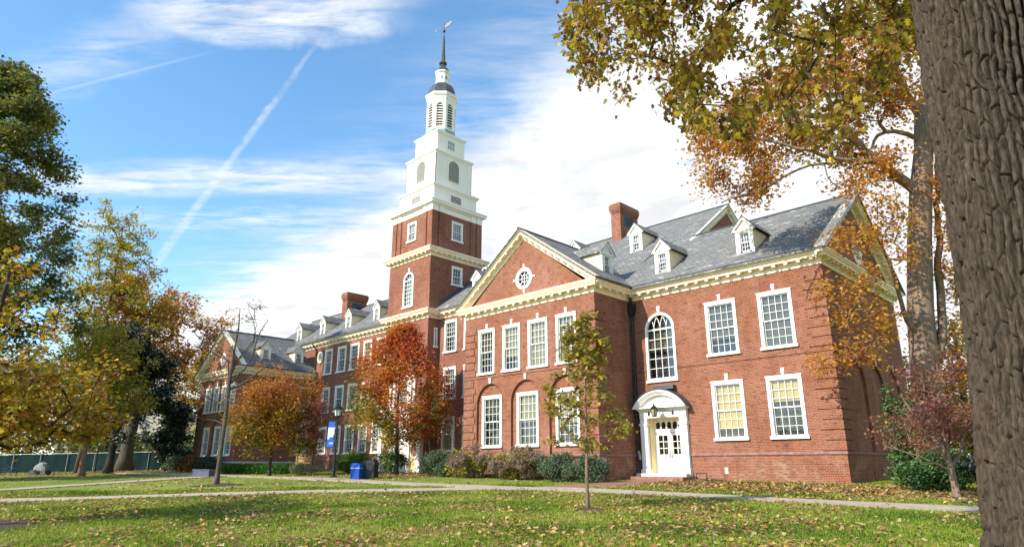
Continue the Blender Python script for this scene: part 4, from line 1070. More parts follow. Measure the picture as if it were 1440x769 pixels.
# tower entrance: cream surround with scrolled pediment, door and round windows
en = MB(); F = TF(TH, 0)
for s_ in (-1, 1):
    for (p, q) in ((2.35, 2.85), (1.05, 1.45)): a, b = sorted((s_ * p, s_ * q)); en.fbox(F, a, b, .1, 4.5, .0, .32); en.fbox(F, a - .06, b + .06, .1, .5, .0, .38); en.fbox(F, a - .05, b + .05, 4.3, 4.5, .0, .38)
    a, b = sorted((s_ * 1.45, s_ * 2.35)); en.wall(F, rect(a, b, .1, 4.4), [circ(s_ * 1.9, 2.0, .42, 20, .55)], .12, .12, 1)
    en.ring(F, circ(s_ * 1.9, 2.0, .55, 22, .68), circ(s_ * 1.9, 2.0, .42, 22, .55), .122, .18)
en.fbox(F, -2.95, 2.95, 4.5, 5.1, 0, .34); en.fbox(F, -3.0, 3.0, 5.1, 5.28, 0, .52)
for s_ in (-1, 1):
    V = [(s_ * 1.75, 8.0), (s_ * 1.3, 8.35), (s_ * .8, 8.95), (s_ * .35, 9.25)]; en.strip(F, V, .34, 0, .3)
    for (p, q) in ((.95, 1.25), (1.45, 1.75)): a, b = sorted((s_ * p, s_ * q)); en.fbox(F, a, b, 5.3, 7.8, 0, .2)
en.fbox(F, -1.85, 1.85, 7.75, 8.02, 0, .34); en.lathe(F(0, 8.1, .16), [(.12, 0), (.2, .3), (.24, .7), (.1, 1.1), (.16, 1.3), (.02, 1.5)], 8)
en.build('entrance_surround', [M['white'], M['yellow']], tower)
window(F, -.80, .80, 5.4, 7.7, key=False, parent=tower, sub=True, c=.06, blind=.6)
ed = MB(); ed.fbox(F, -1.05, 1.05, .1, 3.2, .02, .08); ed.fbox(F, -1.05, 1.05, 3.2, 4.4, .02, .10)
for s_ in (-1, 1):
    for (z0, z1) in ((.4, 1.3), (1.5, 2.9)): a, b = sorted((s_ * .15, s_ * .92)); ed.fbox(F, a, b, z0, z1, .08, .105)
ed.build('door', M['white'], tower)

# ------------------------------------------------------------------ plants
def skeleton(poly, rad, tips, up=0.8, seg=0.6, wob=0.12, sag=0.0, lo=0.15):
    """connect every tip to the nearest suitable point of the growing branch tree"""
    N = [np.array(p, float) for p in poly]; par = [-1] + list(range(len(poly) - 1)); base = list(rad)
    tips = np.array(tips, float); b0 = np.array(poly[-1], float)
    order = np.argsort(np.min(np.linalg.norm(tips[:, None] - np.array(poly)[None], axis=2), axis=1))
    first = max(1, int(len(poly) * lo)); tip_idx = []
    for k in order:
        t = tips[k]; A = np.array(N); d = t - A; L = np.linalg.norm(d, axis=1) + 1e-6
        cost = L * (1 + up * np.clip(-d[:, 2] / L, 0, 1) + 0.25 * np.clip(.3 - d[:, 2] / L, 0, 1)); cost[:first] += 1e3
        j = int(np.argmin(cost)); n = max(1, int(L[j] / seg)); prev = j; s = A[j]
        off = rng.normal(0, wob * L[j] * .5, 3)
        for q in range(1, n + 1):
            f = q / n; p = s + (t - s) * f + off * math.sin(math.pi * f) + np.array([0, 0, -sag * L[j] * math.sin(math.pi * f)])
            N.append(p); par.append(prev); base.append(None); prev = len(N) - 1
        tip_idx.append(prev)
    return np.array(N), np.array(par), base, np.array(tip_idx)


def limbs_mesh(name, N, par, base, tip_r, mat_, parent, n=6, power=.5, maxr=None, skip=0):
    cnt = np.zeros(len(N)); child = np.zeros(len(N), int)
    for k in range(len(N) - 1, 0, -1):
        if child[k] == 0: cnt[k] = 1
        cnt[par[k]] += cnt[k]; child[par[k]] += 1
    r = tip_r * np.maximum(cnt, 1) ** power
    for k, b in enumerate(base):
        if b is not None: r[k] = b
    if maxr: r = np.where([b is None for b in base], np.minimum(r, maxr), r)
    r[:skip] *= .86; k = np.arange(1, len(N)); A, B = N[par[k]], N[k]; ra, rb = r[par[k]], r[k]
    isb = np.array([base[q] is None for q in k]); jn = isb & np.array([base[par[q]] is not None for q in k])
    ra = np.where(jn, np.minimum(ra, rb * 1.25), ra)
    d = B - A; L = np.linalg.norm(d, axis=1); d = d / (L[:, None] + 1e-9); ref = np.where(np.abs(d[:, 2:3]) < .9, np.array([[0, 0, 1.]]), np.array([[1., 0, 0]]))
    u = np.cross(d, ref); u /= np.linalg.norm(u, axis=1)[:, None]; v = np.cross(d, u)
    th = 2 * math.pi * np.arange(n) / n; ring = np.cos(th)[None, :, None] * u[:, None] + np.sin(th)[None, :, None] * v[:, None]
    B2 = B + d * (rb * .35)[:, None]
    V = np.concatenate([A[:, None] + ring * ra[:, None, None], B2[:, None] + ring * rb[:, None, None]], 1)
    m = len(k); bs = (np.arange(m) * 2 * n)[:, None]; j = np.arange(n); j2 = (j + 1) % n
    F_ = np.stack([bs + j, bs + j2, bs + n + j2, bs + n + j], -1).reshape(-1, 4)
    return arrays_mesh(name, V.reshape(-1, 3), F_, mat_, parent, smooth=True)


def extend(NN, PP, BB, T, first=2, up=.3, seg=.5):
    N = list(NN); par = list(PP); base = list(BB); A0 = np.array(NN[first:]); od = np.argsort(np.min(np.linalg.norm(T[:, None] - A0[None], axis=2), axis=1)); tidx = []
    for k in od:
        t = T[k]; A = np.array(N); d = t - A; Ln = np.linalg.norm(d, axis=1) + 1e-6; cost = Ln * (1 + up * np.clip(-d[:, 2] / Ln, 0, 1)); cost[:first] += 1e3
        j = int(np.argmin(cost)); n = max(1, int(Ln[j] / seg)); prev = j; s = A[j]; off = rng.normal(0, .09 * Ln[j], 3)
        for q in range(1, n + 1): f = q / n; N.append(s + (t - s) * f + off * math.sin(math.pi * f)); par.append(prev); base.append(None); prev = len(N) - 1
        tidx.append(prev)
    return np.array(N), np.array(par), base, np.array(tidx)


OVAL = (np.array([[0, 0, 0], [.5, .30, .07], [1, 0, -.05], [.5, -.30, .07]]), 4)
LONG = (np.array([[0, 0, 0], [.45, .18, .05], [1, 0, -.10], [.45, -.18, .05]]), 4)
_st = [(0, 0), (.16, .10), (.18, .36), (.34, .16), (.48, .44), (.56, .14), (.80, .24), (1.0, 0.0), (.80, -.24), (.56, -.14), (.48, -.44), (.34, -.16), (.18, -.36), (.16, -.10)]
STAR = (np.array([[x, y, .10 * abs(y) - .12 * x * x] for x, y in _st]), 14)
_mp = [(0, 0), (.05, .32), (.30, .22), (.38, .52), (.58, .20), (1.0, 0), (.58, -.20), (.38, -.52), (.30, -.22), (.05, -.32)]
MAPLE = (np.array([[x, y, .12 * abs(y) - .10 * x * x] for x, y in _mp]), 10)


def leaves(name, C, size, mat_, parent=None, shape=OVAL, up=.5, droop=0.0, var=.35, flat=None):
    C = np.asarray(C, float); n = len(C); T, k = shape
    nrm = rng.normal(0, 1, (n, 3)); nrm[:, 2] = np.abs(nrm[:, 2]) + up * 2; nrm /= np.linalg.norm(nrm, axis=1)[:, None]
    t = rng.normal(0, 1, (n, 3)); t[:, 2] -= droop * 2; t -= nrm * (t * nrm).sum(1)[:, None]; t /= np.linalg.norm(t, axis=1)[:, None] + 1e-9
    b = np.cross(nrm, t); s = size * (1 + rng.uniform(-var, var, n))
    V = C[:, None] + (T[None, :, 0:1] * t[:, None] + T[None, :, 1:2] * b[:, None] + T[None, :, 2:3] * nrm[:, None]) * s[:, None, None]
    return arrays_mesh(name, V.reshape(-1, 3), np.arange(n * k).reshape(n, k), mat_, parent)


def blob_pts(n, c, r, lumps=10, lr=.45, shell=.35, zmin=None, taper=0.0):
    """points through an uneven crown: union of lumps spread in an ellipsoid"""
    c = np.array(c, float); r = np.array(r, float); out_ = []
    d = rng.normal(0, 1, (lumps, 3)); d /= np.linalg.norm(d, axis=1)[:, None]; rad = rng.uniform(shell, .80, lumps)
    L = d * rad[:, None]; w_ = rng.uniform(.7, 1.3, lumps) * lr
    if taper:
        L[:, :2] *= (1 - taper * np.clip((L[:, 2:3] + .7) / 1.6, 0, 1)); w_ *= 1 - .5 * taper * np.clip((L[:, 2] + .7) / 1.6, 0, 1)
    k = rng.integers(0, lumps, n); p = rng.normal(0, 1, (n, 3)); p /= np.linalg.norm(p, axis=1)[:, None]; p *= rng.uniform(0, 1, (n, 1)) ** .42
    q = c + (L[k] + p * w_[k][:, None]) * r
    if zmin is not None: q[:, 2] = np.maximum(q[:, 2], zmin + rng.uniform(0, .3, n))
    return q


def tree(name, label, cat, x, y, trunk_h, tr, crown_c, crown_r, ntips, nleaf, lsize, lm, bark='bark', shape=OVAL, spread=.45, lumps=12, lr=.45, up=.8, tip_r=.012, lean=(0, 0), group=None, tips=None, top=None, droop=.15, taper=0.0, zmin=None, power=.5, lift=0.0, seg=.6, shell=.35, flat=1.0, base_z=None):
    z0 = float(gzt(x, y)) if base_z is None else base_z
    root = empty(name, (x, y, z0), label, cat, group); root['_base'] = (x, y, z0)
    tz = top if top is not None else crown_c[2] + crown_r[2] * .45
    hs = np.linspace(0, 1, 12); rf_ = 1 - .80 * hs; P = []
    for q, h in enumerate(hs):
        P.append((x + lean[0] * h + .04 * tr * 8 * math.sin(h * 7 + x), y + lean[1] * h + .04 * tr * 8 * math.cos(h * 5 + y), z0 - .1 + (tz - z0) * h))
    rad = tr * rf_; rad[0] = tr * 1.45; rad = list(rad)
    # finer flare
    T = np.array(tips, float) if tips is not None else blob_pts(ntips, crown_c, crown_r, lumps, lr, shell, zmin, taper)
    lo = np.searchsorted([p[2] for p in P], z0 + trunk_h * .7) / len(P)
    N, par, base, ti = skeleton(P, rad, T, up=up, lo=lo, seg=seg)
    tm = MB(); tm.tube(P, rad, 10)
    tm.build('trunk', M[bark], root, smooth=True)
    limbs_mesh('limbs', N, par, base, tip_r, M[bark], root, maxr=tr * .6, power=power, skip=len(P))
    if nleaf:
        w_ = rng.uniform(.3, 1.7, len(ti)); w_ /= w_.sum(); k = rng.choice(len(ti), nleaf, p=w_); Tp = N[ti]; Pr = N[par[ti]]
        f = rng.uniform(0, 1, (nleaf, 1)) ** .7
        C = Pr[k] + (Tp[k] - Pr[k]) * f + rng.normal(0, spread * .55, (nleaf, 3)) * np.array([1, 1, .7 * flat])
        leaves('crown', C, lsize, lm, root, shape, droop=droop)
    return root


L = {}
L['red'] = leaf_mat('red maple leaves', [(.34, .060, .032), (.48, .095, .040), (.56, .155, .034), (.58, .25, .032), (.50, .33, .034)], trans=.5, clump=.55, nscale=.45)
L['redhot'] = L['red']
L['greengold'] = leaf_mat('green gold leaves', [(.055, .095, .016), (.10, .15, .020), (.30, .25, .022), (.48, .32, .025), (.48, .20, .02)], trans=.45, clump=.6, nscale=.5)
L['orange'] = leaf_mat('orange leaves', [(.11, .13, .02), (.24, .21, .022), (.40, .24, .02), (.44, .15, .022), (.36, .085, .024)], trans=.45, clump=.62, nscale=.35)
L['gold'] = leaf_mat('golden brown leaves', [(.32, .13, .036), (.44, .20, .032), (.56, .34, .034), (.56, .45, .04), (.27, .27, .032), (.34, .16, .045), (.42, .19, .04)], trans=.5, clump=.4, nscale=.8)
L['olive'] = leaf_mat('dark olive leaves', [(.065, .090, .034), (.10, .135, .044), (.15, .175, .05), (.24, .23, .05), (.36, .30, .05)], trans=.45, clump=.45, nscale=.5, gloss=.2)
L['magnolia'] = leaf_mat('dark glossy leaves', [(.010, .020, .010), (.016, .032, .014), (.022, .042, .018), (.04, .05, .02), (.10, .07, .025)], trans=.1, clump=.4, nscale=.6, gloss=.5)
L['rust'] = leaf_mat('rust orange leaves', [(.30, .12, .055), (.44, .18, .052), (.56, .27, .045), (.60, .37, .05), (.46, .17, .07)], trans=.5, clump=.5, nscale=.6)
L['bronze'] = leaf_mat('bronze oak leaves', [(.14, .060, .024), (.26, .125, .032), (.20, .17, .026), (.38, .30, .032), (.54, .38, .038), (.32, .145, .038), (.17, .070, .028)], clump=.30, nscale=1.5, trans=.5)
L['young'] = leaf_mat('young oak leaves', [(.22, .10, .035), (.28, .17, .04), (.23, .23, .045), (.38, .32, .045), (.52, .38, .05), (.30, .14, .04)], clump=.4, nscale=1.8, trans=.5)
L['purple'] = leaf_mat('dusky red leaves', [(.16, .065, .055), (.23, .085, .070), (.28, .11, .080), (.31, .15, .07), (.36, .24, .06)], trans=.45, clump=.5, nscale=.9)
L['holly'] = leaf_mat('glossy green leaves', [(.025, .060, .016), (.04, .095, .020), (.06, .135, .025), (.12, .18, .035)], trans=.15, clump=.4, nscale=1.4, gloss=.4)
L['yew'] = leaf_mat('grey green needles', [(.060, .090, .055), (.09, .125, .072), (.12, .16, .085), (.18, .21, .10)], trans=.15, clump=.5, nscale=1.6)
L['box'] = leaf_mat('box green leaves', [(.035, .070, .012), (.06, .11, .016), (.09, .15, .020), (.14, .19, .03)], trans=.2, clump=.5, nscale=1.4)
L['hydra'] = leaf_mat('brown flower heads', [(.15, .095, .070), (.22, .145, .105), (.29, .20, .145), (.36, .27, .19)], trans=.2, clump=.55, nscale=1.8)
L['hydleaf'] = leaf_mat('yellow green leaves', [(.12, .16, .02), (.24, .25, .03), (.40, .33, .03), (.20, .09, .04)], trans=.3, clump=.5, nscale=1.2)
L['brownbush'] = leaf_mat('brown and yellow leaves', [(.075, .035, .018), (.13, .055, .02), (.21, .10, .02), (.38, .24, .02)], clump=.5, nscale=1.2)
L['limey'] = leaf_mat('yellow green leaves', [(.14, .16, .028), (.26, .25, .032), (.40, .34, .036), (.50, .38, .04), (.42, .25, .04)], trans=.5, clump=.5, nscale=.6)
L['rustred'] = leaf_mat('rust red leaves', [(.26, .075, .030), (.38, .11, .030), (.46, .17, .03), (.44, .25, .03), (.36, .10, .04)], trans=.45, clump=.5, nscale=.5)
L['pink'] = leaf_mat('pink leaves', [(.12, .10, .03), (.22, .09, .07), (.32, .10, .10), (.20, .15, .04)], clump=.6, nscale=.6)
L['yellow'] = leaf_mat('yellow leaves', [(.22, .20, .02), (.38, .28, .02), (.50, .33, .02), (.45, .22, .02)], clump=.5, nscale=.4)
L['lgrn'] = leaf_mat('low green blades', [(.03, .09, .015), (.05, .14, .02), (.08, .18, .03)], trans=.25, clump=.5, nscale=1.0)
L['silver'] = leaf_mat('silver green leaves', [(.16, .20, .12), (.26, .29, .18), (.34, .34, .22)], trans=.2, clump=.4, nscale=1.0)

# trees on the lawn ---------------------------------------------------------
def two_tone(root_args, crowns): ...


# red maple: red upper crown, green and gold lower left
def red_maple():
    x, y = -28.6, -4.6; z0 = float(gzt(x, y))
    root = empty('maple_tree', (x, y, z0), 'red and orange maple in front of the brick tower, green on its lower left', 'tree'); root['_base'] = (x, y, z0)
    P = [(x + .05 * math.sin(h * 8), y + .05 * math.cos(h * 6), z0 - .1 + 9.0 * h) for h in np.linspace(0, 1, 12)]; rad = list(.17 * (1 - .85 * np.linspace(0, 1, 12))); rad[0] = .25
    # egg-shaped crown
    n = 420; hz = rng.uniform(0, 1, n) ** .85; zz = 2.2 + hz * 8.3; prof = np.interp(hz, [0, .12, .3, .5, .7, .85, 1], [2.5, 3.6, 4.05, 3.6, 2.6, 1.65, .35])
    th = rng.uniform(0, 2 * math.pi, n); rr = prof * np.sqrt(rng.uniform(.10, 1, n)) * (1 + .12 * np.sin(3 * th + zz))
    T = np.stack([x + rr * np.cos(th), y + rr * np.sin(th) * .9, z0 + zz + .25 * np.sin(th * 2)], 1)
    N, par, base, ti = skeleton(P, rad, T, up=1.2, lo=.2)
    tm = MB(); tm.tube(P, rad, 10); tm.build('trunk', M['bark_dark'], root, smooth=True); limbs_mesh('limbs', N, par, base, .011, M['bark_dark'], root, maxr=.09, skip=len(P))
    n = 26000; k = rng.integers(0, len(ti), n); C = N[ti][k] + rng.normal(0, .28, (n, 3))
    ul = (C[:, 0] - x) * .70 + (C[:, 1] - y) * .71                     # towards the right of the crown
    g = (z0 + 4.6 - C[:, 2]) * .55 - ul * .55 + rng.normal(0, .55, n)
    sel = g > .5
    leaves('crown', C[~sel], .20, L['red'], root, OVAL); leaves('lower_crown', C[sel], .21, L['greengold'], root, OVAL)


red_maple()
T = blob_pts(300, (-36.1, -10.2, 4.5), (4.1, 3.9, 3.1), 26, .42, .3)
mt = tree('maple_tree', 'rounded orange and green maple in front of the far gabled pavilion', 'tree', -36.1, -10.2, 2.0, .13, (0, 0, 0), (1, 1, 1), 0, 0, .2, None, 'bark_dark', tips=T, top=6.2)
mt['_base'] = tuple(mt.location); k = rng.integers(0, len(T), 19000); C = T[k] + rng.normal(0, .32, (19000, 3)); g = (4.7 - C[:, 2]) * .8 + rng.normal(0, .7, len(C)); leaves('crown', C[g < .2], .20, L['rustred'], mt, OVAL); leaves('lower_crown', C[g >= .2], .20, L['orange'], mt, OVAL)
# small grey-limbed tree by the tower corner
T = blob_pts(150, (-26.4, -3.9, 4.7), (2.5, 1.9, 2.3), 14, .5)
tree('ornamental_tree', 'small grey limbed tree with sparse orange leaves beside the blue green shrub', 'tree', -25.4, -3.9, .5, .10, (-26.2, -3.9, 4.6), (2.3, 1.8, 2.3), 150, 4200, .13, L['orange'], 'bark', spread=.35, tips=T, top=3.4, tip_r=.010, lean=(-.5, 0))
tree('dogwood_tree', 'low dogwood with pink and olive leaves behind the lamp post', 'tree', -33.6, -8.3, .8, .07, (-33.8, -8.2, 3.6), (2.3, 2.0, 2.3), 110, 4200, .13, L['pink'], 'bark_dark', spread=.35, lumps=10, lr=.5, top=3.6, tip_r=.009)
# nearly bare tree
xq, yq = -27.58, -17.34
zq = float(gzt(xq, yq)); bt = empty('bare_tree', (xq, yq, zq), 'nearly bare slender tree with a few yellow leaves, growing in a mulch ring', 'tree'); bt['_base'] = (xq, yq, zq)
Pb = [(xq, yq, -.4), (xq, yq, .2), (xq + .05, yq, 2.0), (xq + .02, yq + .05, 3.8), (xq + .08, yq, 5.4), (xq + .05, yq + .05, 7.0), (xq + .2, yq + .1, 8.6), (xq + .3, yq, 9.8)]; Rb = [.20, .135, .12, .11, .10, .065, .045, .022]
NN = [np.array(p) for p in Pb]; PP = [-1] + list(range(len(Pb) - 1)); BB = list(Rb)
for z0_, dx, dz, r0 in [(4.2, -2.4, 1.5, .055), (4.6, -1.6, 3.0, .055), (5.0, 2.6, 2.2, .065), (5.3, 1.5, 3.8, .065), (3.5, 2.2, .2, .035), (3.0, -2.0, .5, .035), (6.2, -1.0, 2.8, .045), (6.4, 1.2, 2.6, .045), (5.6, .4, 4.2, .05)]:
    j_ = int(np.argmin([abs(n_[2] - z0_) for n_ in NN[:8]])); prev = j_; q = resample([(xq, yq, z0_), (xq + dx * .45 * .71, yq + dx * .45 * .70 + rng.normal(0, .5), z0_ + dz * .35), (xq + dx * .8 * .71, yq + dx * .8 * .70 + rng.normal(0, .8), z0_ + dz * .7), (xq + dx * .71, yq + dx * .70 + rng.normal(0, .9), z0_ + dz)], .4)
    for k, p in enumerate(q): NN.append(p + rng.normal(0, .04, 3)); PP.append(prev); BB.append(r0 * (1 - .7 * k / len(q))); prev = len(NN) - 1
T = np.concatenate([blob_pts(90, (xq, yq, 7.2), (2.5, 2.5, 2.6), 14, .4), blob_pts(46, (xq + .3, yq + .2, 9.6), (1.7, 1.6, 1.0), 8, .45), blob_pts(30, (xq, yq, 4.2), (2.2, 2.2, .9), 8, .4)])
N, par, base, ti = extend(NN, PP, BB, T, 3, .6, .4)
limbs_mesh('limbs', N, par, base, .010, M['bark'], bt, n=5, maxr=.04, skip=len(Pb)); tm = MB(); tm.tube(Pb, Rb, 10); tm.build('trunk', M['bark'], bt, smooth=True)
k = rng.integers(0, len(ti), 620); k = k[(N[ti][k][:, 2] > 8.7) | (rng.uniform(0, 1, len(k)) < .22)]; C = N[ti][k] + rng.normal(0, .14, (len(k), 3))
leaves('crown', C, .13, L['greengold'], bt, OVAL)
# young oak in front
xo, yo = -1.78, -16.9
zo = float(gzt(xo, yo)); T = []
for q in range(105):
    h = rng.uniform(0, 1); z = 1.60 + h * 4.25; r_ = np.interp(h, [0, .15, .35, .6, .8, 1], [1.15, 1.6, 1.45, .95, .66, .22]) * math.sqrt(rng.uniform(.12, 1)); th = rng.uniform(0, 2 * math.pi)
    T.append((xo + r_ * math.cos(th), yo + r_ * math.sin(th), zo + z + .18 * r_))
tree('young_oak', 'slender young oak with bronze green leaves standing alone before the pavilion', 'tree', xo, yo, 1.6, .060, (0, 0, 0), (1, 1, 1), 0, 3000, .155, L['young'], 'bark_pale', shape=STAR, spread=.20, tips=T, top=zo + 5.7, tip_r=.008, up=1.3, droop=.4, seg=.3)
# dogwood right
xd, yd = 5.35, -6.44
T = np.concatenate([blob_pts(150, (xd - .5, yd - .2, 2.0), (1.95, 1.9, 1.15), 18, .36), blob_pts(80, (xd - .1, yd + .2, 3.6), (1.5, 1.4, 1.2), 10, .42)])
zd = float(gzt(xd, yd)); dg = empty('dogwood_tree', (xd, yd, zd), 'spreading dogwood with dusky red leaves and pale forked stems beside the big trunk', 'tree'); dg['_base'] = (xd, yd, zd)
Pd = [(xd, yd, zd - .1), (xd, yd, zd + .1), (xd - .02, yd, zd + .5), (xd - .03, yd, zd + 1.0), (xd - .05, yd + .05, zd + 1.5), (xd - .1, yd + .05, zd + 2.4), (xd - .05, yd + .1, zd + 3.4)]; Rd = [.17, .125, .105, .10, .065, .05, .03]
NN = [np.array(p) for p in Pd]; PP = [-1] + list(range(len(Pd) - 1)); BB = list(Rd)
for pl, r0 in [([(0, 0, .95), (-.55, -.5, 1.25), (-1.2, -1.0, 1.55), (-1.6, -1.3, 1.7)], .045), ([(0, 0, 1.0), (-.35, -.1, 1.7), (-.75, -.2, 2.6), (-1.1, -.2, 3.5)], .06), ([(0, 0, 1.05), (.3, .35, 1.6), (.55, .6, 2.4), (.75, .8, 3.3)], .055), ([(0, 0, 1.0), (.35, .1, 1.5), (.9, .5, 2.0), (1.3, .9, 2.3)], .045), ([(-.03, 0, 1.6), (-.3, .5, 2.4), (-.4, .8, 3.6)], .04)]:
    prev = 3; q = resample([(xd + a, yd + b, zd + c) for a, b, c in pl], .25)
    for k, p in enumerate(q): NN.append(p + rng.normal(0, .02, 3)); PP.append(prev); BB.append(r0 * (1 - .65 * k / len(q))); prev = len(NN) - 1
N, par, base, ti = extend(NN, PP, BB, T, 4, .5, .35); limbs_mesh('limbs', N, par, base, .007, M['bark_pale'], dg, n=5, maxr=.025, skip=len(Pd)); tm = MB(); tm.tube(Pd, Rd, 10); tm.build('trunk', M['bark_pale'], dg, smooth=True)
n = 5200; k = rng.integers(0, len(ti), n); leaves('crown', N[ti][k] + rng.normal(0, .16, (n, 3)) * np.array([1.2, 1.2, .6]), .12, L['purple'], dg, OVAL, droop=.3)

# back oak with heavy limbs reaching over the end wing
xb, yb = 2.85, 2.27
root = empty('oak_tree', (xb, yb, 0), 'tall oak with rust orange leaves rising behind the corner of the end wing', 'tree'); root['_base'] = (xb, yb, 0)
Pm = [(2.80, 2.26, -.3), (2.88, 2.27, 1.27), (3.12, 2.32, 4.45), (3.39, 2.38, 7.77), (3.88, 2.48, 11.29), (4.33, 2.56, 13.89), (4.76, 2.64, 15.98), (4.94, 2.67, 17.76), (5.22, 3.05, 19.3), (5.73, 3.46, 22.2)]; Rm = [.86, .66, .61, .56, .52, .49, .42, .32, .22, .14]
lim = [([(4.94, 2.67, 17.76), (4.65, 2.37, 18.77), (4.38, 2.06, 19.42), (4.34, 1.8, 21.16), (4.59, 1.59, 23.5)], .24),
       ([(4.3, 2.56, 13.6), (3.71, 1.71, 14.5), (3.01, .83, 15.36), (2.41, -.05, 16.11), (2.35, -.81, 16.59), (2.07, -1.62, 17.11), (1.65, -2.49, 17.16), (.6, -3.6, 17.0)], .27),
       ([(3.14, .27, 15.12), (2.29, -.97, 14.82), (1.53, -2.23, 15.13), (.79, -3.52, 15.38), (-.8, -4.4, 16.0)], .13),
       ([(1.9, -1.2, 15.0), (.9, -2.0, 15.0), (.04, -2.45, 14.77), (-.34, -3.39, 13.75), (-1.09, -4.5, 13.27), (-2.11, -5.78, 12.71)], .07),
       ([(4.65, 2.62, 16.6), (3.94, 1.98, 17.27), (3.3, 1.33, 17.47), (3.07, .77, 16.77), (3.02, .24, 15.77)], .13),
       ([(3.42, .95, 17.3), (3.75, 1.17, 18.64), (4.34, 1.55, 19.16)], .08),
       ([(3.3, 2.36, 6.5), (2.94, 1.56, 7.22), (2.87, .82, 7.63), (3.12, .16, 8.31), (3.26, -.52, 8.99), (3.32, -1.23, 9.66)], .14),
       ([(2.9, .9, 7.5), (2.3, -.97, 7.19), (1.66, -2.19, 7.26), (1.0, -3.38, 7.52)], .055),
       ([(3.25, 2.35, 5.0), (4.2, 2.74, 6.04), (4.17, 2.94, 7.77), (4.48, 3.2, 10.96), (4.89, 3.47, 14.31), (5.45, 3.76, 17.39)], .22)]
NN = [np.array(p, float) for p in Pm]; PP = [-1] + list(range(len(Pm) - 1)); BB = list(Rm)
for pl, r0 in lim:
    j = int(np.argmin([np.linalg.norm(n_ - np.array(pl[0])) for n_ in NN])); prev = j; q = resample(pl, .5)
    for k, p in enumerate(q): NN.append(p + rng.normal(0, .05, 3)); PP.append(prev); BB.append(r0 * (1 - .65 * k / len(q))); prev = len(NN) - 1
cl = []
def cloud(n, c, r): cl.append(blob_pts(n, c, r, 8, .5))
for c in [(-2.72, -4.97, 16.3), (-1.56, -4.23, 16.6), (-.39, -3.55, 16.8), (.94, -2.87, 18.5), (2.16, -2.3, 19), (3.22, -1.83, 18.3), (4.56, -1.34, 19.9), (5.67, -.95, 19.9), (-1.62, -2.83, 18.8), (-.38, -2.14, 15.9), (1.18, -1.42, 16.6), (-3.6, -3.4, 15.4), (-2.02, -2.4, 14.4), (2.37, -.5, 17.7), (3.52, -.03, 19.8), (4.09, .29, 17.7), (-.04, -.63, 17.8), (-1.0, -4.0, 14.2), (1.2, -2.2, 21.0), (3.5, -1.0, 21.8), (5.5, 0.5, 22.5), (-3.0, -4.0, 17.6), (-.2, -4.2, 18.6), (2.6, -1.0, 20.6), (1.8, .6, 16.2), (.4, -1.0, 19.8), (4.6, .6, 18.6), (3.2, .9, 15.0), (-1.2, -5.2, 15.2)]: cloud(17, c, (1.2, 1.2, 1.0))
for c in [(2.6, -1.92, 13.7), (3.42, -1.31, 12.2), (1.78, -1.32, 13.75), (3.59, -.45, 11), (2.68, -.25, 11.3), (3.84, .43, 12.2), (3.9, .0, 14.6)]: cloud(6, c, (.8, .8, .8))
for c in [(2.37, -3.02, 10.5), (1.94, -2.97, 10.7), (2.8, -2.56, 8.3), (2.06, -2.59, 8.2), (2.93, -2.18, 7.1), (1.58, -2.39, 7.3), (.66, -2.51, 8.1), (2.29, -1.66, 5.7), (1.15, -1.82, 5.5), (.38, -1.9, 5.3), (2.51, -1.08, 6.4), (3.71, -.62, 9.5)]: cloud(5, c, (.6, .6, .5))
for c in [(5.36, 2.73, 13.9), (5.19, 3.05, 11.5), (4.61, 3.29, 9.15), (3.9, 3.5, 6.9), (4.0, 3.86, 5.2), (5.79, 4.48, 20.9), (5.24, 4.74, 17.9), (5.9, 3.2, 16)]: cloud(14, c, (1.0, 1.0, 1.1))
T = np.concatenate(cl)
# extend the skeleton with the twigs
N, par, base, ti = extend(NN, PP, BB, T)
limbs_mesh('limbs', N, par, base, .014, M['bark_pale'], root, n=8, maxr=.08)
tm = MB(); tm.tube(Pm[:8], [r * 1.02 for r in Rm[:8]], 16); tm.build('trunk', M['bark_pale'], root, smooth=True)
n = 30000; k = rng.integers(0, len(ti), n); C = N[ti][k] + rng.normal(0, .34, (n, 3)); leaves('crown', C, .20, L['rust'], root, OVAL, droop=.4)

# left-hand trees ----------------------------------------------------------------
T = []
xg, yg = -11.2, -30.4
T = np.concatenate([blob_pts(150, (xg - 1.3, yg + .6, 3.9), (3.7, 3.4, 3.0), 20, .42), blob_pts(130, (xg - 2.0, yg + 2.2, 2.7), (2.8, 2.2, 1.7), 14, .42)])
tree('sycamore_tree', 'golden brown tree with large leaves hanging in from the left edge', 'tree', xg, yg, 1.2, .20, (0, 0, 0), (1, 1, 1), 0, 7600, .165, L['gold'], 'bark_dark', shape=MAPLE, spread=.34, tips=T, top=6.0, tip_r=.012, up=.9, droop=.5)
n = 820; hz = rng.uniform(0, 1, n); pr = np.interp(hz, [0, .12, .35, .6, .8, .92, 1], [4.5, 7.2, 7.8, 6.8, 5.2, 3.4, 1.0]); th = rng.uniform(0, 2 * math.pi, n); rr = pr * np.sqrt(rng.uniform(.06, 1, n)) * (1 + .14 * np.sin(3 * th + hz * 14) + .08 * np.sin(7 * th - hz * 23))
T = np.stack([-51.9 + .9 * rr * np.cos(th), -28.3 + .9 * rr * np.sin(th), 3.2 + hz * 29.2 + .5 * np.sin(4 * th)], 1)
tree('green_tree', 'tall green tree with yellowing leaves at the far left edge', 'tree', -51.9, -28.3, 5, .65, (0, 0, 0), (1, 1, 1), 0, 70000, .33, L['olive'], 'bark_dark', spread=.75, tips=T, top=29, tip_r=.016)
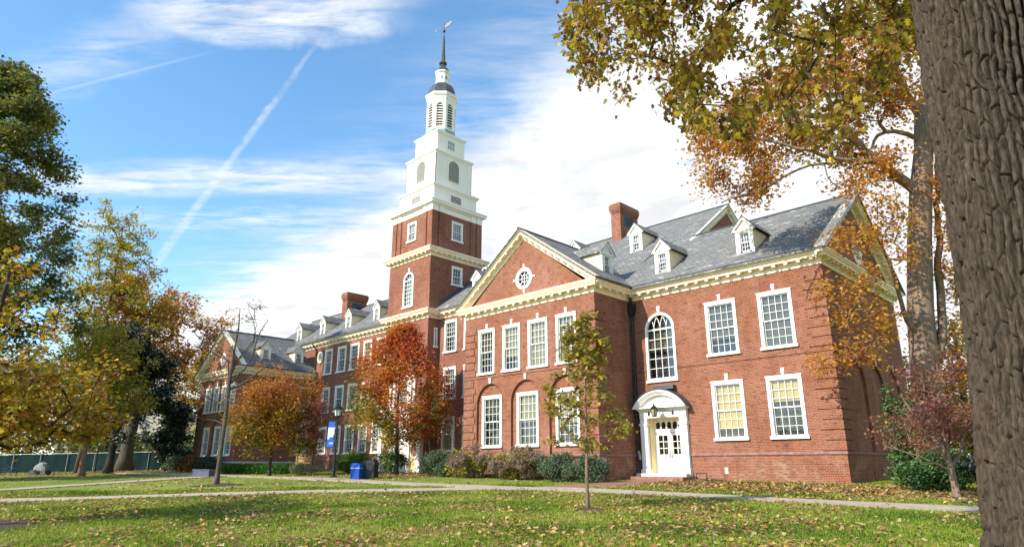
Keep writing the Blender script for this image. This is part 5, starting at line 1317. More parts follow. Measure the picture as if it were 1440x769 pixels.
tree('ash_tree', 'thin yellow brown tree with bare twigs and a slim pale trunk by the cart', 'tree', -63.3, -15.9, 4, .27, (-62.2, -16.4, 17.6), (6.6, 6.6, 11.2), 600, 14000, .30, L['limey'], 'bark', spread=.50, lumps=30, lr=.42, top=25, tip_r=.020, taper=.35)
tree('elm_tree', 'soft yellow green tree between the golden tree and the dark magnolia', 'tree', -53.4, -18.0, 3, .24, (-52.8, -17.6, 8.6), (4.6, 4.6, 5.4), 240, 15000, .23, L['limey'], 'bark_pale', spread=.6, lumps=22, lr=.42, top=11, tip_r=.014)
tree('oak_tree', 'tall red orange oak with a thick trunk near the green fence', 'tree', -70.0, -10.0, 6, .78, (-69.0, -10.0, 15.4), (8.4, 8.4, 7.8), 460, 17000, .38, L['rust'], 'bark', spread=.8, lumps=26, lr=.32, top=17, tip_r=.025)
tree('magnolia_tree', 'dark glossy magnolia in front of the green fence', 'tree', -58.8, -14.6, 3, .36, (-58.4, -14.4, 9.0), (5.2, 5.2, 6.0), 260, 24000, .30, L['magnolia'], 'bark_dark', spread=.7, lumps=24, lr=.42, top=12, tip_r=.02, up=.4)
tree('magnolia_tree', 'low dark magnolia with branches to the ground beside the far pavilion', 'tree', -62.0, -8.6, .4, .2, (-62.0, -8.6, 4.2), (3.6, 3.6, 4.2), 160, 11000, .28, L['magnolia'], 'bark_dark', spread=.55, lumps=18, lr=.42, top=6.5, tip_r=.016, taper=.5, zmin=.6, up=.2)
tree('maple_tree', 'golden yellow tree rising behind the far pavilion gable', 'tree', -78.2, 1.2, 4, .5, (-77.5, 1.0, 11.0), (6.6, 6.6, 7.6), 240, 13000, .34, L['yellow'], 'bark', spread=.8, lumps=18, lr=.38, top=14, tip_r=.02)
tree('maple_tree', 'broad yellow green tree beyond the fence at far left', 'tree', -100, -14.0, 4, .5, (-98, -14.0, 9.0), (9, 8, 8.5), 200, 12000, .42, L['greengold'], 'bark', spread=1.1, lumps=20, lr=.4, top=13, tip_r=.03)
tree('maple_tree', 'yellow tree beyond the fence behind the thick trunk', 'tree', -104, -3.0, 4, .5, (-104, -3.0, 8.0), (8, 7, 7.5), 200, 11000, .42, L['yellow'], 'bark', spread=1.1, lumps=18, lr=.4, top=12, tip_r=.03)
tree('maple_tree', 'pale yellow tree seen beyond the dusky red dogwood', 'tree', -.6, 21.5, 2, .3, (-.2, 21.0, 4.6), (3.6, 3.4, 4.2), 130, 7000, .24, L['greengold'], 'bark', spread=.6, lumps=14, lr=.42, top=7, tip_r=.016)
tree('maple_tree', 'broad yellow tree low behind the forked pale dogwood stems', 'tree', 1.9, 17.0, 1.2, .3, (2.2, 16.6, 5.6), (4.2, 4.2, 5.4), 150, 8000, .26, L['yellow'], 'bark', spread=.7, lumps=14, lr=.42, top=10, tip_r=.018)

# shrubs -----------------------------------------------------------------------
def shrub(name, label, x, y, rx, ry, h, n, size, m, shape=OVAL, rot=0.0, lumps=16, cat='shrub', up=.3, group=None, stems=7, droop=0, lr=.42):
    z0 = float(gzt(x, y)); root = empty(name, (x, y, z0), label, cat, group); root['_base'] = (x, y, z0)
    P = blob_pts(n, (0, 0, 0), (rx, ry, h * .52), lumps, lr, .45); c, s_ = math.cos(rot), math.sin(rot)
    P = np.stack([x + P[:, 0] * c - P[:, 1] * s_, y + P[:, 0] * s_ + P[:, 1] * c, np.maximum(z0 + h * .47 + P[:, 2], z0 + .03 + rng.uniform(0, .12, n))], 1)
    leaves('foliage', P, size, m, root, shape, up=up, droop=droop)
    st_ = MB()
    for q in range(stems):
        th = q * 2.4; e_ = (x + math.cos(th) * rx * .5 * c, y + math.sin(th) * ry * .5, z0 + h * .6); st_.tube([(x + .1 * math.cos(th), y + .1 * math.sin(th), z0 - .05), ((x + e_[0]) / 2 + .05, (y + e_[1]) / 2, z0 + h * .35), e_], [.03, .022, .01], 5)
    st_.build('stem', M['bark_dark'], root, smooth=True); return root


shrub('holly_bush', 'glossy green holly bush under the dusky red dogwood', 4.0, -3.1, 1.5, 1.2, 1.75, 7000, .13, L['holly'], rot=.5, lumps=22)
shrub('holly_bush', 'tall narrow holly against the shaded end wall', 2.75, -.9, .85, .85, 4.8, 3200, .14, L['holly'], lumps=18)
shrub('holly_bush', 'dark green holly right behind the dogwood trunk', 6.1, -3.4, 1.1, 1.0, 1.7, 3200, .12, L['magnolia'], lumps=12)
shrub('yew_bush', 'blue green spreading shrub left of the brown hydrangea', -24.2, -4.3, 1.5, 1.2, 1.75, 7500, .15, L['yew'], LONG, lumps=16, up=.1)
for k, (x, y, r_) in enumerate([(-13.3, -4.9, 1.3), (-11.3, -4.95, 1.35)]):
    shrub('yew_bush', ['blue green spreading shrub right beside the brown hydrangea', 'grey green spreading shrub at the pavilion corner behind the young oak'][k], x, y, r_, 1.05, [1.6, 1.5][k], 6800, .15, L['yew'], LONG, lumps=16, up=.1)
# hydrangea: puffs of brown heads over yellow green leaves
def hydrangea(x, y, rx, ry, h, label):
    z0 = float(gzt(x, y)); root = empty('hydrangea_bush', (x, y, z0), label, 'shrub'); root['_base'] = (x, y, z0)
    heads = blob_pts(230, (x, y, z0 + h * .56), (rx * 1.08, ry * 1.1, h * .58), 16, .42, .62); heads[:, 2] = np.maximum(heads[:, 2], z0 + .25)
    k = rng.integers(0, len(heads), 15000); d = rng.normal(0, 1, (15000, 3)); d /= np.linalg.norm(d, axis=1)[:, None]; C = heads[k] + d * rng.uniform(.07, .19, (15000, 1)); C[:, 2] = np.maximum(C[:, 2], z0 + .05)
    leaves('flower_heads', C, .085, L['hydra'], root, OVAL, up=.2)
    P = blob_pts(1500, (x, y, z0 + h * .47), (rx * .98, ry * 1.0, h * .50), 14, .42, .4); P[:, 2] = np.maximum(P[:, 2], z0 + .05); leaves('foliage', P, .17, L['hydleaf'], root, OVAL, up=.3)
    st_ = MB()
    for q in range(14): th = q * 2.4; st_.tube([(x + rx * .6 * math.cos(th), y + ry * .5 * math.sin(th), z0), (x + rx * .7 * math.cos(th), y + ry * .6 * math.sin(th), z0 + h * .7)], [.02, .008], 4)
    st_.build('stem', M['bark_dark'], root)


hydrangea(-20.6, -4.85, 2.0, 1.05, 1.75, 'brown hydrangea with faded flower heads, the left half of the bed under the arches'); hydrangea(-16.6, -4.9, 2.2, 1.05, 1.7, 'brown hydrangea with faded flower heads, the right half of the bed under the arches')
for k, (x, y, r_, h) in enumerate([(-33.9, -4.9, .95, 1.2), (-32.3, -4.35, 1.25, 1.75), (-30.6, -3.3, 1.3, 1.6), (-38.6, -1.6, 1.1, 1.9), (-40.6, -1.3, 1.1, 1.6)]):
    shrub('box_bush', ['small rounded green box bush left of the red maple trunk', 'rounded green box bush directly behind the red maple trunk', 'rounded green box bush right of the red maple trunk', 'clipped green bush left of the cream entrance', 'clipped green bush two to the left of the cream entrance'][k], x, y, r_, r_, h, 4200, .11, L['box'], lumps=14)
shrub('brown_bush', 'brown and yellow bush beside the far pavilion corner', -55.3, -8.9, 2.3, 1.2, 1.6, 4200, .17, L['brownbush'], rot=0)
shrub('yew_bush', 'dark low evergreen mound at the foot of the far pavilion', -51.4, -8.6, 1.9, 1.2, 1.5, 4600, .15, L['magnolia'], LONG, lumps=14)
shrub('yew_bush', 'pale green bush at the left end of the far pavilion', -59.6, -8.6, 1.6, 1.2, 1.7, 3000, .17, L['yew'], lumps=12)
shrub('silver_bush', 'silver leaved low shrub under the wooden sign', -37.3, -6.9, 1.5, .9, .8, 2600, .13, L['silver'], LONG, rot=.3, up=0)
shrub('silver_bush', 'small silver leaved shrub at the left end of the green border', -45.0, -9.6, .9, .5, .5, 1200, .12, L['silver'], LONG, up=0)
q = 9000; t = rng.uniform(0, 1, q); P = np.stack([-44.6 + 5.4 * t + rng.normal(0, .25, q), -9.7 + 2.5 * t + rng.normal(0, .35, q), np.zeros(q)], 1); P[:, 2] = gzt(P[:, 0], P[:, 1]) + rng.uniform(.05, .55, q) * (1 + .3 * np.sin(t * 40)); tag(leaves('ground_cover', P, .20, L['lgrn'], None, LONG, up=-.3, droop=-.5), 'strip of low bright green border plants before the far pavilion', 'plants', kind='stuff')

# ------------------------------------------------------------------ the near oak
def vnoise(x, y, seed=0):
    r_ = np.random.default_rng(seed).uniform(0, 1, (64, 64)); xi = np.floor(x).astype(int); yi = np.floor(y).astype(int); fx = x - xi; fy = y - yi; fx = fx * fx * (3 - 2 * fx); fy = fy * fy * (3 - 2 * fy)
    g = lambda i, j: r_[i % 64, j % 64]
    return (g(xi, yi) * (1 - fx) + g(xi + 1, yi) * fx) * (1 - fy) + (g(xi, yi + 1) * (1 - fx) + g(xi + 1, yi + 1) * fx) * fy


def worley(x, y, nx, seed=1):
    """F2-F1 on a jittered grid that wraps every nx cells in x"""
    r_ = np.random.default_rng(seed); jx = r_.uniform(.05, .95, (nx, 512)); jy = r_.uniform(.05, .95, (nx, 512)); xi = np.floor(x).astype(int); yi = np.floor(y).astype(int)
    f1 = np.full(x.shape, 9.); f2 = f1.copy()
    for a in (-1, 0, 1):
        for b in (-1, 0, 1):
            cx, cy = xi + a, yi + b; d = np.hypot(cx + jx[cx % nx, cy % 512] - x, cy + jy[cx % nx, cy % 512] - y)
            f2 = np.where(d < f1, f1, np.minimum(f2, d)); f1 = np.minimum(f1, d)
    return f2 - f1


def bark_stem(name, P, Rr, nth, nz, parent, m, amp=.115, cw=.058, ch=.30):
    P = np.array(P, float); s = np.concatenate([[0], np.cumsum(np.linalg.norm(np.diff(P, axis=0), axis=1))]); t = np.linspace(0, s[-1], nz)
    C = np.stack([np.interp(t, s, P[:, i]) for i in range(3)], 1); Rz = np.interp(t, s, Rr)
    for _ in range(30): C[1:-1] = .25 * C[:-2] + .5 * C[1:-1] + .25 * C[2:]; Rz[1:-1] = .25 * Rz[:-2] + .5 * Rz[1:-1] + .25 * Rz[2:]
    th = 2 * math.pi * np.arange(nth) / nth; TH_, ZZ = np.meshgrid(th, t); nx = max(8, int(2 * math.pi * np.mean(Rz) / cw))
    X = TH_ / (2 * math.pi) * nx; Y = ZZ / ch
    per = lambda k: (np.cos(TH_) * k + 20, np.sin(TH_) * k + 20)
    w1 = vnoise(per(2.5)[0] + ZZ * .9, per(2.5)[1] + ZZ * 1.7, 3) - .5; w2 = vnoise(per(9)[0] + ZZ * 3, per(9)[1] - ZZ * 4, 4) - .5; w3 = vnoise(per(26)[0] + ZZ * 11, per(26)[1] + ZZ * 9, 5) - .5
    w4 = vnoise(per(5)[0] + ZZ * .9, per(5)[1] + ZZ * 1.5, 6) - .5; w5 = vnoise(per(14)[0] + ZZ * 2.6, per(14)[1] - ZZ * 3.1, 7) - .5
    wA = vnoise(per(2)[0] + ZZ * 1.0, per(2)[1] + ZZ * 1.3, 41) - .5; wB = vnoise(per(4.5)[0] + ZZ * 2.6, per(4.5)[1] - ZZ * 2.9, 42) - .5; wC = vnoise(per(9)[0] + ZZ * 6.5, per(9)[1] + ZZ * 5.5, 43) - .5
    Xw = X + wA * 1.4 + wB * .55 + wC * .30
    ci = np.floor(Xw).astype(int); fx = Xw - ci; rc = np.random.default_rng(2).uniform(0, 1, 4096); hs = lambda i_: rc[np.mod(i_, 4096)]
    cm = np.mod(ci, nx); Yw = Y * (.7 + .6 * hs(cm * 7 + 1)) + hs(cm * 13 + 5) * 9 + w2 * .5 + (fx - .5) * (hs(cm * 5 + 3) - .5) * 1.2; ri = np.floor(Yw).astype(int); fy = Yw - ri
    wdt = .06 + .06 * vnoise(X * 1.1 + 3, Y * 1.4, 15); d = np.minimum(fx, 1 - fx); h = np.clip((d - .07 - .08 * hs(ci * 11)) / wdt, 0, 1); h = 1 - (1 - h) ** 1.6; h = h * (.82 + .18 * np.sqrt(np.clip(d * 2, 0, 1)))
    dy = np.minimum(fy, 1 - fy); cy2 = np.clip(dy / .07, 0, 1) ** .7
    h = h * (.55 + .45 * cy2) * (.86 + .20 * hs(cm * 29 + ri * 31)) * (1 - .25 * np.abs(fx - .5) ** 2 * 4 * .5)
    lump = vnoise(per(1.6)[0] + ZZ * .5, per(1.6)[1] - ZZ * .35, 8) - .5; fine = vnoise(per(60)[0] + ZZ * 12, per(60)[1] + ZZ * 10, 9) - .5
    rr = Rz[:, None] * (1 + .08 * lump) + amp * (h - .6) + .020 * fine * h + .012 * w3 + .008 * (vnoise(X * 4.3 + 2, Y * 9, 16) - .5)
    V = C[:, None] + np.stack([np.cos(TH_) * rr, np.sin(TH_) * rr, 0 * rr], -1)
    I = np.arange(nth * nz).reshape(nz, nth); J = np.roll(I, -1, 1); F_ = np.stack([I[:-1], J[:-1], J[1:], I[1:]], -1).reshape(-1, 4)
    return arrays_mesh(name, V.reshape(-1, 3), F_, m, parent, smooth=True)


xt, yt = 10.56, -26.16
root = empty('oak_tree', (xt, yt, -.95), 'huge oak with deeply furrowed bark filling the right edge, bronze leaves hanging overhead', 'tree'); root['_base'] = (xt, yt, -.95)
def lichen(m):
    t = m.node_tree; p = [n_ for n_ in t.nodes if n_.type == 'BSDF_PRINCIPLED'][0]; src = p.inputs['Base Color'].links[0].from_socket
    q = NT.__new__(NT); q.nt = t; ob = q.n('ShaderNodeTexCoord').outputs['Object']; f = q.sstep(q.noise(ob, 1.3, 7, .7), .52, .70); g = q.sstep(q.noise(ob, 16.0, 4, .6), .45, .62)
    c = q.mix(q.m('MULTIPLY', q.m('MULTIPLY', f, g), .55), src, (.125, .105, .08, 1)); c = q.mix(q.m('MULTIPLY', q.sstep(q.noise(ob, .9, 5, .6), .55, .75), .45), c, (.085, .050, .032, 1)); q.set(p, 'Base Color', c); return m


M['bark_near'] = bark_mat('furrowed bark', (0.020, 0.0145, 0.0105), (0.105, 0.076, 0.055), (30, 30, 9), .9); lichen(M['bark_near'])
bark_stem('trunk', [(10.50, -26.16, -1.15), (10.50, -26.16, -.6), (10.51, -26.17, .3), (10.53, -26.21, 2.0), (10.56, -26.27, 4.0), (10.58, -26.31, 5.6), (10.45, -26.42, 7.4)], [1.35, 1.05, .86, .76, .70, .64, .52], 900, 1050, root, M['bark_near'])
bark_stem('limb', [(10.75, -26.10, 2.2), (11.0, -25.95, 3.4), (11.4, -25.7, 5.2), (11.9, -25.3, 7.5)], [.40, .44, .40, .30], 200, 220, root, M['bark_near'])
OV = np.array([(3.1,-22.0,13.6),(7.4,-22.3,11.1),(6.1,-20.8,12.6),(4.2,-23.3,10.9),(5.6,-21.0,10.1),(9.1,-20.3,10.5),(4.2,-20.1,15.8),(4.3,-20.6,12.8),(6.6,-20.4,10.6),(4.2,-24.4,9.0),(2.6,-21.4,11.4),(5.5,-24.1,8.8),(8.0,-19.4,10.7),(4.5,-24.0,7.9),(6.2,-21.0,12.5),(5.9,-24.0,6.8),(6.8,-21.4,10.3),(4.1,-21.8,13.5),(8.4,-23.4,7.1),(8.7,-20.8,10.9),(6.4,-20.4,7.7),(5.4,-25.6,8.9),(3.7,-21.2,13.9),(4.4,-23.4,11.3),(8.7,-23.3,5.8),(7.5,-21.3,9.9),(7.3,-21.5,8.0),(6.0,-25.0,8.5),(5.8,-20.7,10.3),(6.1,-22.2,12.6),(5.1,-23.6,8.7),(6.0,-23.1,6.9),(5.8,-22.6,10.3),(2.7,-21.4,12.1),(6.1,-20.1,9.2),(8.2,-23.2,6.1),(7.1,-23.5,9.1),(6.9,-21.3,10.8),(7.4,-22.2,11.1),(6.9,-24.7,6.8),(4.9,-23.7,9.6),(8.1,-23.6,8.3),(6.1,-24.2,9.4),(5.1,-20.3,10.3),(9.3,-19.1,11.9),(5.1,-25.2,8.4),(8.6,-24.6,5.0),(2.7,-21.9,12.7),(5.3,-23.4,9.2),(5.7,-23.9,8.4),(5.7,-22.6,8.0),(8.7,-23.6,7.2),(5.9,-22.0,7.7),(9.3,-19.8,12.2),(7.3,-20.9,9.0),(8.6,-21.3,8.1),(7.2,-23.0,7.6),(7.0,-20.2,9.2),(6.6,-21.9,12.4),(8.3,-20.7,8.6),(5.5,-21.2,11.5),(2.7,-21.8,9.9),(6.7,-24.3,7.2),(5.9,-21.0,9.3),(3.9,-24.2,9.0),(6.7,-23.5,8.2),(9.3,-23.5,8.4),(7.8,-24.1,5.9),(5.4,-21.1,9.4),(5.8,-21.4,9.4),(5.4,-22.2,8.8),(8.0,-22.7,7.9),(6.8,-24.1,6.2),(3.4,-21.4,15.3),(4.8,-23.1,9.8),(8.6,-21.8,10.0),(8.1,-21.7,7.2),(7.8,-23.7,7.5),(5.4,-20.0,8.2),(4.3,-24.6,9.1),(3.5,-21.8,14.1),(9.1,-21.4,8.7),(6.9,-20.6,8.1),(7.6,-23.8,9.1),(9.4,-19.1,12.6),(5.4,-23.4,12.1),(5.8,-23.0,9.4),(9.7,-24.1,8.1),(9.6,-24.4,7.2),(5.9,-21.6,9.0),(8.4,-20.9,11.0),(4.0,-24.2,8.6),(4.7,-22.1,12.6),(4.6,-24.6,10.8),(4.8,-22.4,9.6),(9.0,-22.8,7.1),(6.4,-23.9,10.4),(7.5,-23.1,7.2),(4.3,-20.2,9.3),(3.3,-22.2,14.4),(6.3,-21.4,10.3),(7.8,-18.9,13.5),(9.4,-22.8,8.1),(7.2,-21.7,11.0),(9.2,-23.4,7.4),(8.5,-23.9,8.0),(5.8,-25.9,6.8),(2.8,-22.3,9.3),(5.0,-20.4,13.4),(7.4,-24.5,5.4),(3.2,-22.4,11.0),(6.2,-23.1,10.3),(5.1,-23.6,8.9),(4.3,-20.6,8.0),(5.0,-23.0,12.2),(6.9,-21.4,10.5),(8.4,-24.3,9.0),(3.0,-22.3,14.3),(5.9,-22.8,9.3),(5.9,-24.6,10.8),(9.0,-22.9,8.4),(6.5,-21.7,10.2),(6.3,-19.7,10.5),(9.7,-24.2,8.2),(5.2,-21.6,8.4),(6.6,-20.1,13.3),(6.8,-20.2,11.6),(2.8,-22.3,14.0),(3.9,-23.6,12.5),(8.5,-24.4,6.3),(5.6,-23.6,8.3),(5.6,-24.2,11.5),(8.9,-19.0,12.8),(7.6,-20.9,10.6),(5.1,-24.6,9.0),(8.6,-22.3,6.7),(7.7,-24.2,9.1),(8.0,-21.1,11.8),(3.4,-22.2,10.4),(9.2,-22.1,8.8),(6.4,-24.0,10.8),(8.3,-24.3,5.0),(5.9,-22.4,7.7),(4.6,-20.7,9.1),(5.6,-25.0,8.3),(5.5,-24.4,8.9),(8.2,-24.3,8.2),(6.1,-20.5,14.1),(2.5,-21.2,16.0),(5.9,-20.9,7.7),(5.4,-25.8,7.8),(4.4,-24.8,8.3),(6.4,-19.9,7.5),(6.9,-24.0,7.5),(6.6,-23.4,7.9),(4.1,-21.4,14.3),(8.4,-21.0,7.6),(4.0,-23.8,8.4),(7.5,-20.3,12.2),(3.7,-22.3,8.4),(7.3,-23.6,7.3),(7.3,-23.3,10.5),(5.7,-23.1,11.3),(4.6,-24.4,12.0),(9.5,-23.2,6.8),(3.8,-22.6,11.5),(8.1,-19.8,10.2),(9.1,-23.6,8.0),(7.4,-22.1,11.6),(5.6,-24.8,8.7),(3.9,-24.2,10.9),(7.0,-22.0,11.4),(5.8,-23.1,11.8),(7.3,-20.6,10.9),(8.9,-23.2,9.7),(5.3,-22.9,9.3),(7.6,-23.1,10.4),(3.9,-22.3,9.5),(6.3,-24.7,6.2),(3.1,-23.0,12.3),(6.9,-20.0,13.7),(6.6,-24.4,10.0),(9.3,-22.5,6.9),(4.2,-23.9,12.0),(5.6,-24.2,10.7),(9.1,-21.8,10.6),(8.4,-23.6,7.2),(5.1,-22.8,10.3),(6.8,-24.8,8.6),(5.6,-20.2,8.7),(4.7,-19.9,8.6),(4.7,-20.8,14.0),(9.0,-21.6,8.1),(7.2,-22.8,11.0),(3.4,-23.3,11.2),(6.3,-21.4,7.6),(8.0,-24.4,7.3),(5.2,-24.9,8.2),(5.8,-21.9,9.2),(6.2,-24.7,9.5),(5.0,-22.1,12.7),(5.9,-24.0,6.7),(6.5,-19.4,9.9),(8.4,-24.7,4.8),(5.9,-23.5,7.5),(7.5,-20.9,11.8),(6.9,-24.8,5.7),(5.9,-23.2,7.5),(7.4,-24.4,8.3),(4.6,-21.3,8.3),(4.5,-21.2,9.8),(9.0,-23.6,9.2),(9.2,-20.7,10.2),(8.6,-19.3,12.6),(6.5,-25.5,7.2),(8.4,-19.8,10.4),(5.2,-25.7,7.2),(5.3,-24.5,9.2),(7.4,-21.1,11.3),(4.8,-22.0,10.0),(9.1,-22.7,7.6),(5.5,-22.7,11.7),(6.0,-22.2,11.8),(7.0,-19.9,11.3),(3.6,-22.4,14.2),(6.8,-22.0,7.9),(6.7,-23.1,6.1),(5.8,-21.6,10.4),(5.6,-25.9,7.5),(5.7,-22.1,10.2),(7.9,-24.7,6.7),(5.7,-23.1,7.8),(8.2,-20.6,9.2),(5.8,-25.8,9.2),(9.2,-19.1,11.9),(7.0,-23.3,9.7),(6.3,-22.5,10.5),(5.4,-20.2,14.2),(9.2,-22.9,8.2),(9.1,-22.7,7.2),(6.2,-23.1,9.4),(8.8,-20.2,8.1),(3.4,-22.2,11.8),(6.7,-20.4,13.3),(6.6,-23.2,10.4),(5.9,-25.8,8.4),(9.7,-22.6,9.1),(5.5,-20.1,12.3),(8.3,-19.3,12.3),(4.8,-22.6,11.7),(8.4,-21.2,7.4),(8.1,-19.4,12.3),(4.3,-21.7,10.9),(8.4,-24.3,8.9),(5.1,-23.0,12.4),(7.9,-21.8,8.1),(5.4,-19.7,14.2),(8.0,-24.3,5.0),(6.7,-20.5,10.4),(3.4,-23.2,10.2),(5.5,-21.4,12.9),(5.6,-25.9,8.8),(5.2,-22.0,11.8),(7.2,-19.1,7.7),(7.4,-22.0,9.6),(6.9,-19.4,11.9),(4.9,-20.5,10.4),(4.3,-20.1,13.8),(7.2,-23.7,6.2),(6.4,-24.3,6.9),(7.2,-21.8,9.1),(4.5,-23.0,8.7),(7.9,-22.9,7.3),(7.4,-19.2,11.0),(6.6,-22.4,11.0),(6.3,-23.6,6.5),(5.0,-22.2,8.7),(5.3,-20.5,11.8),(5.2,-23.7,8.6),(5.6,-24.3,10.3),(3.7,-22.8,11.4),(4.6,-20.2,8.5),(9.0,-24.4,8.5),(3.2,-22.5,12.7),(3.4,-23.3,11.8),(3.0,-22.0,11.8),(8.8,-23.5,6.9),(4.9,-24.6,11.5),(6.7,-21.3,11.9),(5.3,-22.6,8.0),(8.2,-21.2,10.3),(9.0,-20.9,11.4),(9.3,-20.3,10.4),(6.4,-19.9,10.1),(4.7,-23.5,8.7),(4.4,-20.3,8.6),(7.9,-21.8,6.6),(6.1,-22.8,11.9),(4.5,-22.4,9.9),(9.2,-23.0,7.0),(5.7,-22.3,9.7),(9.2,-22.8,7.3),(7.3,-22.1,11.3),(8.5,-21.3,7.1),(5.7,-22.9,8.8),(7.9,-24.0,5.4),(3.0,-20.8,11.2),(5.1,-23.2,7.9),(6.1,-19.5,10.0),(4.9,-19.9,10.1),(4.4,-24.4,11.1),(6.2,-19.5,11.5),(6.1,-25.2,9.0),(6.1,-25.4,7.6),(9.3,-24.0,6.2),(8.5,-21.5,10.8),(4.9,-22.8,12.3),(6.6,-23.0,6.4),(8.3,-20.0,9.6),(6.2,-25.4,7.9),(2.7,-21.4,11.9),(9.6,-22.4,9.1),(8.3,-19.0,13.3),(8.3,-22.4,8.2),(2.4,-21.7,11.4),(3.4,-22.1,9.8),(4.6,-22.7,10.7),(5.2,-25.4,6.8),(4.4,-23.3,9.0),(6.6,-23.4,6.3)], float)
NN = [np.array(p, float) for p in [(10.47, -26.45, 6.4), (10.45, -26.45, 7.3), (10.40, -26.3, 8.6), (10.3, -26.1, 10.0), (10.2, -26, 11.5)]]; PP = [-1, 0, 1, 2, 3]; BB = [.55, .5, .38, .3, .22]
for pl, r0 in [([(10.45, -26.45, 7.2), (9.3, -25.4, 8.8), (7.8, -24.5, 9.7), (6.2, -24.0, 10.1), (5.2, -24.0, 10.2)], .18), ([(10.4, -26.3, 8.4), (9.4, -24.6, 9.6), (8.2, -22.8, 10.2), (6.8, -21.4, 10.4), (5.4, -20.8, 10.2)], .16), ([(10.4, -26.3, 8.0), (10.0, -24.2, 8.8), (9.4, -22.2, 9.2), (8.7, -20.4, 9.2)], .14), ([(6.2, -24.0, 10.1), (5.6, -22.9, 9.8), (4.4, -22.2, 9.3)], .08)]:
    prev = int(np.argmin([np.linalg.norm(n_ - np.array(pl[0])) for n_ in NN])); q = resample(pl, .5)
    for k, p in enumerate(q): NN.append(p + rng.normal(0, .04, 3)); PP.append(prev); BB.append(r0 * (1 - .75 * k / len(q))); prev = len(NN) - 1
N, par, base, ti = extend(NN, PP, BB, OV, 2, .0, .35)
limbs_mesh('limbs', N, par, base, .0085, M['bark_dark'], root, n=6, maxr=.04, power=.45)
n = 16000; k = rng.integers(0, len(ti), n); Pp = N[par[ti]][k]; C = Pp + (N[ti][k] - Pp) * rng.uniform(-.5, 1.0, (n, 1)) + rng.normal(0, .13, (n, 3)) * np.array([1, 1, 1.25]); C_shade = blob_pts(6500, (8.5, -29.5, 12.5), (6.5, 6.5, 3.6), 30, .35); C_shade = C_shade[(C_shade[:, 2] - .78) > .80 * np.linalg.norm(C_shade[:, :2] - CAM[:2], axis=1)]; C_shade = C_shade[np.linalg.norm(C_shade - CAM, axis=1) > 7]; C = np.concatenate([C, C_shade]); leaves('crown', C, .128, L['bronze'], root, STAR, up=.1, droop=.9, var=.3)  # extra leaf cloud added overhead out of view to shade trunk and lawn

# ------------------------------------------------------------------ things on the lawn
def part(mb, name, m, root): return mb.build(name, m, root)


def base_empty(name, x, y, label, cat, group=None):
    z0 = float(gzt(x, y)); r_ = empty(name, (x, y, z0), label, cat, group); r_['_base'] = (x, y, z0); return r_, z0


def lamp_post(x, y, label, h=4.0, banner=False):
    r_, z = base_empty('lamp_post', x, y, label, 'lamp post')
    b = MB(); b.lathe((x, y, z - .1), [(.24, 0), (.24, .16), (.15, .2), (.12, .55), (.075, .65), (.06, h - .4), (.05, h - .1), (.10, h - .05), (.10, h)], 12); b.build('pole', M['black'], r_, smooth=False)
    l = MB(); l.lathe((x, y, z + h - .1), [(.12, 0), (.20, .05), (.21, .09)], 6)
    for k in range(6): th = k * math.pi / 3; l.tube([(x + .19 * math.cos(th), y + .19 * math.sin(th), z + h - .02), (x + .26 * math.cos(th), y + .26 * math.sin(th), z + h + .42)], .014, 4)
    l.lathe((x, y, z + h + .40), [(.33, 0), (.35, .03), (.30, .10), (.17, .26), (.06, .31), (.03, .40)], 6); lo_ = l.build('lamp_head', M['black'], r_); lo_['_base'] = r_['_base']
    g = MB(); g.lathe((x, y, z + h - .01), [(.17, 0), (.24, .41)], 6); g.build('lamp_glass', simple('frosted glass', (.62, .62, .58), .3), lo_)
    if banner:
        d = MB(); F = frame((x, y, z), (.74, .67)); a0, a1 = -.54, -.10
        for zz in (3.62, 1.92): d.tube([F(-.05, zz, 0), F(a0 - .02, zz, 0)], .016, 5)
        d.build('banner_arm', M['black'], r_)
        n = 14; zs = np.linspace(1.95, 3.60, n); bn = MB(); cu = lambda z_: .05 * math.sin(z_ * 2.2)
        for k in range(n - 1):
            for j in range(6):
                aa, ab = a0 + (a1 - a0) * j / 6, a0 + (a1 - a0) * (j + 1) / 6; zc_ = (zs[k] + zs[k + 1]) / 2; ac = (aa + ab) / 2
                m_ = 0 if (zc_ > 3.28 or zc_ < 2.42 + .25 * (ac - a0) / (a1 - a0)) else 1
                P = [F(a_ - .10 * (1 - (z_ - 1.95) / 1.65), z_, cu(z_) + c_) for c_ in (-.006, .006) for a_, z_ in ((aa, zs[k]), (ab, zs[k]), (ab, zs[k + 1]), (aa, zs[k + 1]))]
                bn.add(P, [(0, 3, 2, 1), (4, 5, 6, 7)], m_)
        for (p, q) in ((.12, .16), (.20, .28), (.31, .39)): bn.fbox(F, a0 - .06 + p, a0 - .06 + q, 2.14, 2.24, cu(2.2) + .008, cu(2.2) + .014, 1)
        bn.build('banner', [simple('banner blue', (.012, .11, .50), .6), simple('banner white', (.62, .66, .70), .6)], r_)
    return r_


lamp_post(-29.4, -9.0, 'black lamp post carrying a blue and white banner by the path', 4.0, True)
lamp_post(-70.75, -12.8, 'distant black lamp post with a pale head before the green fence', 4.4)


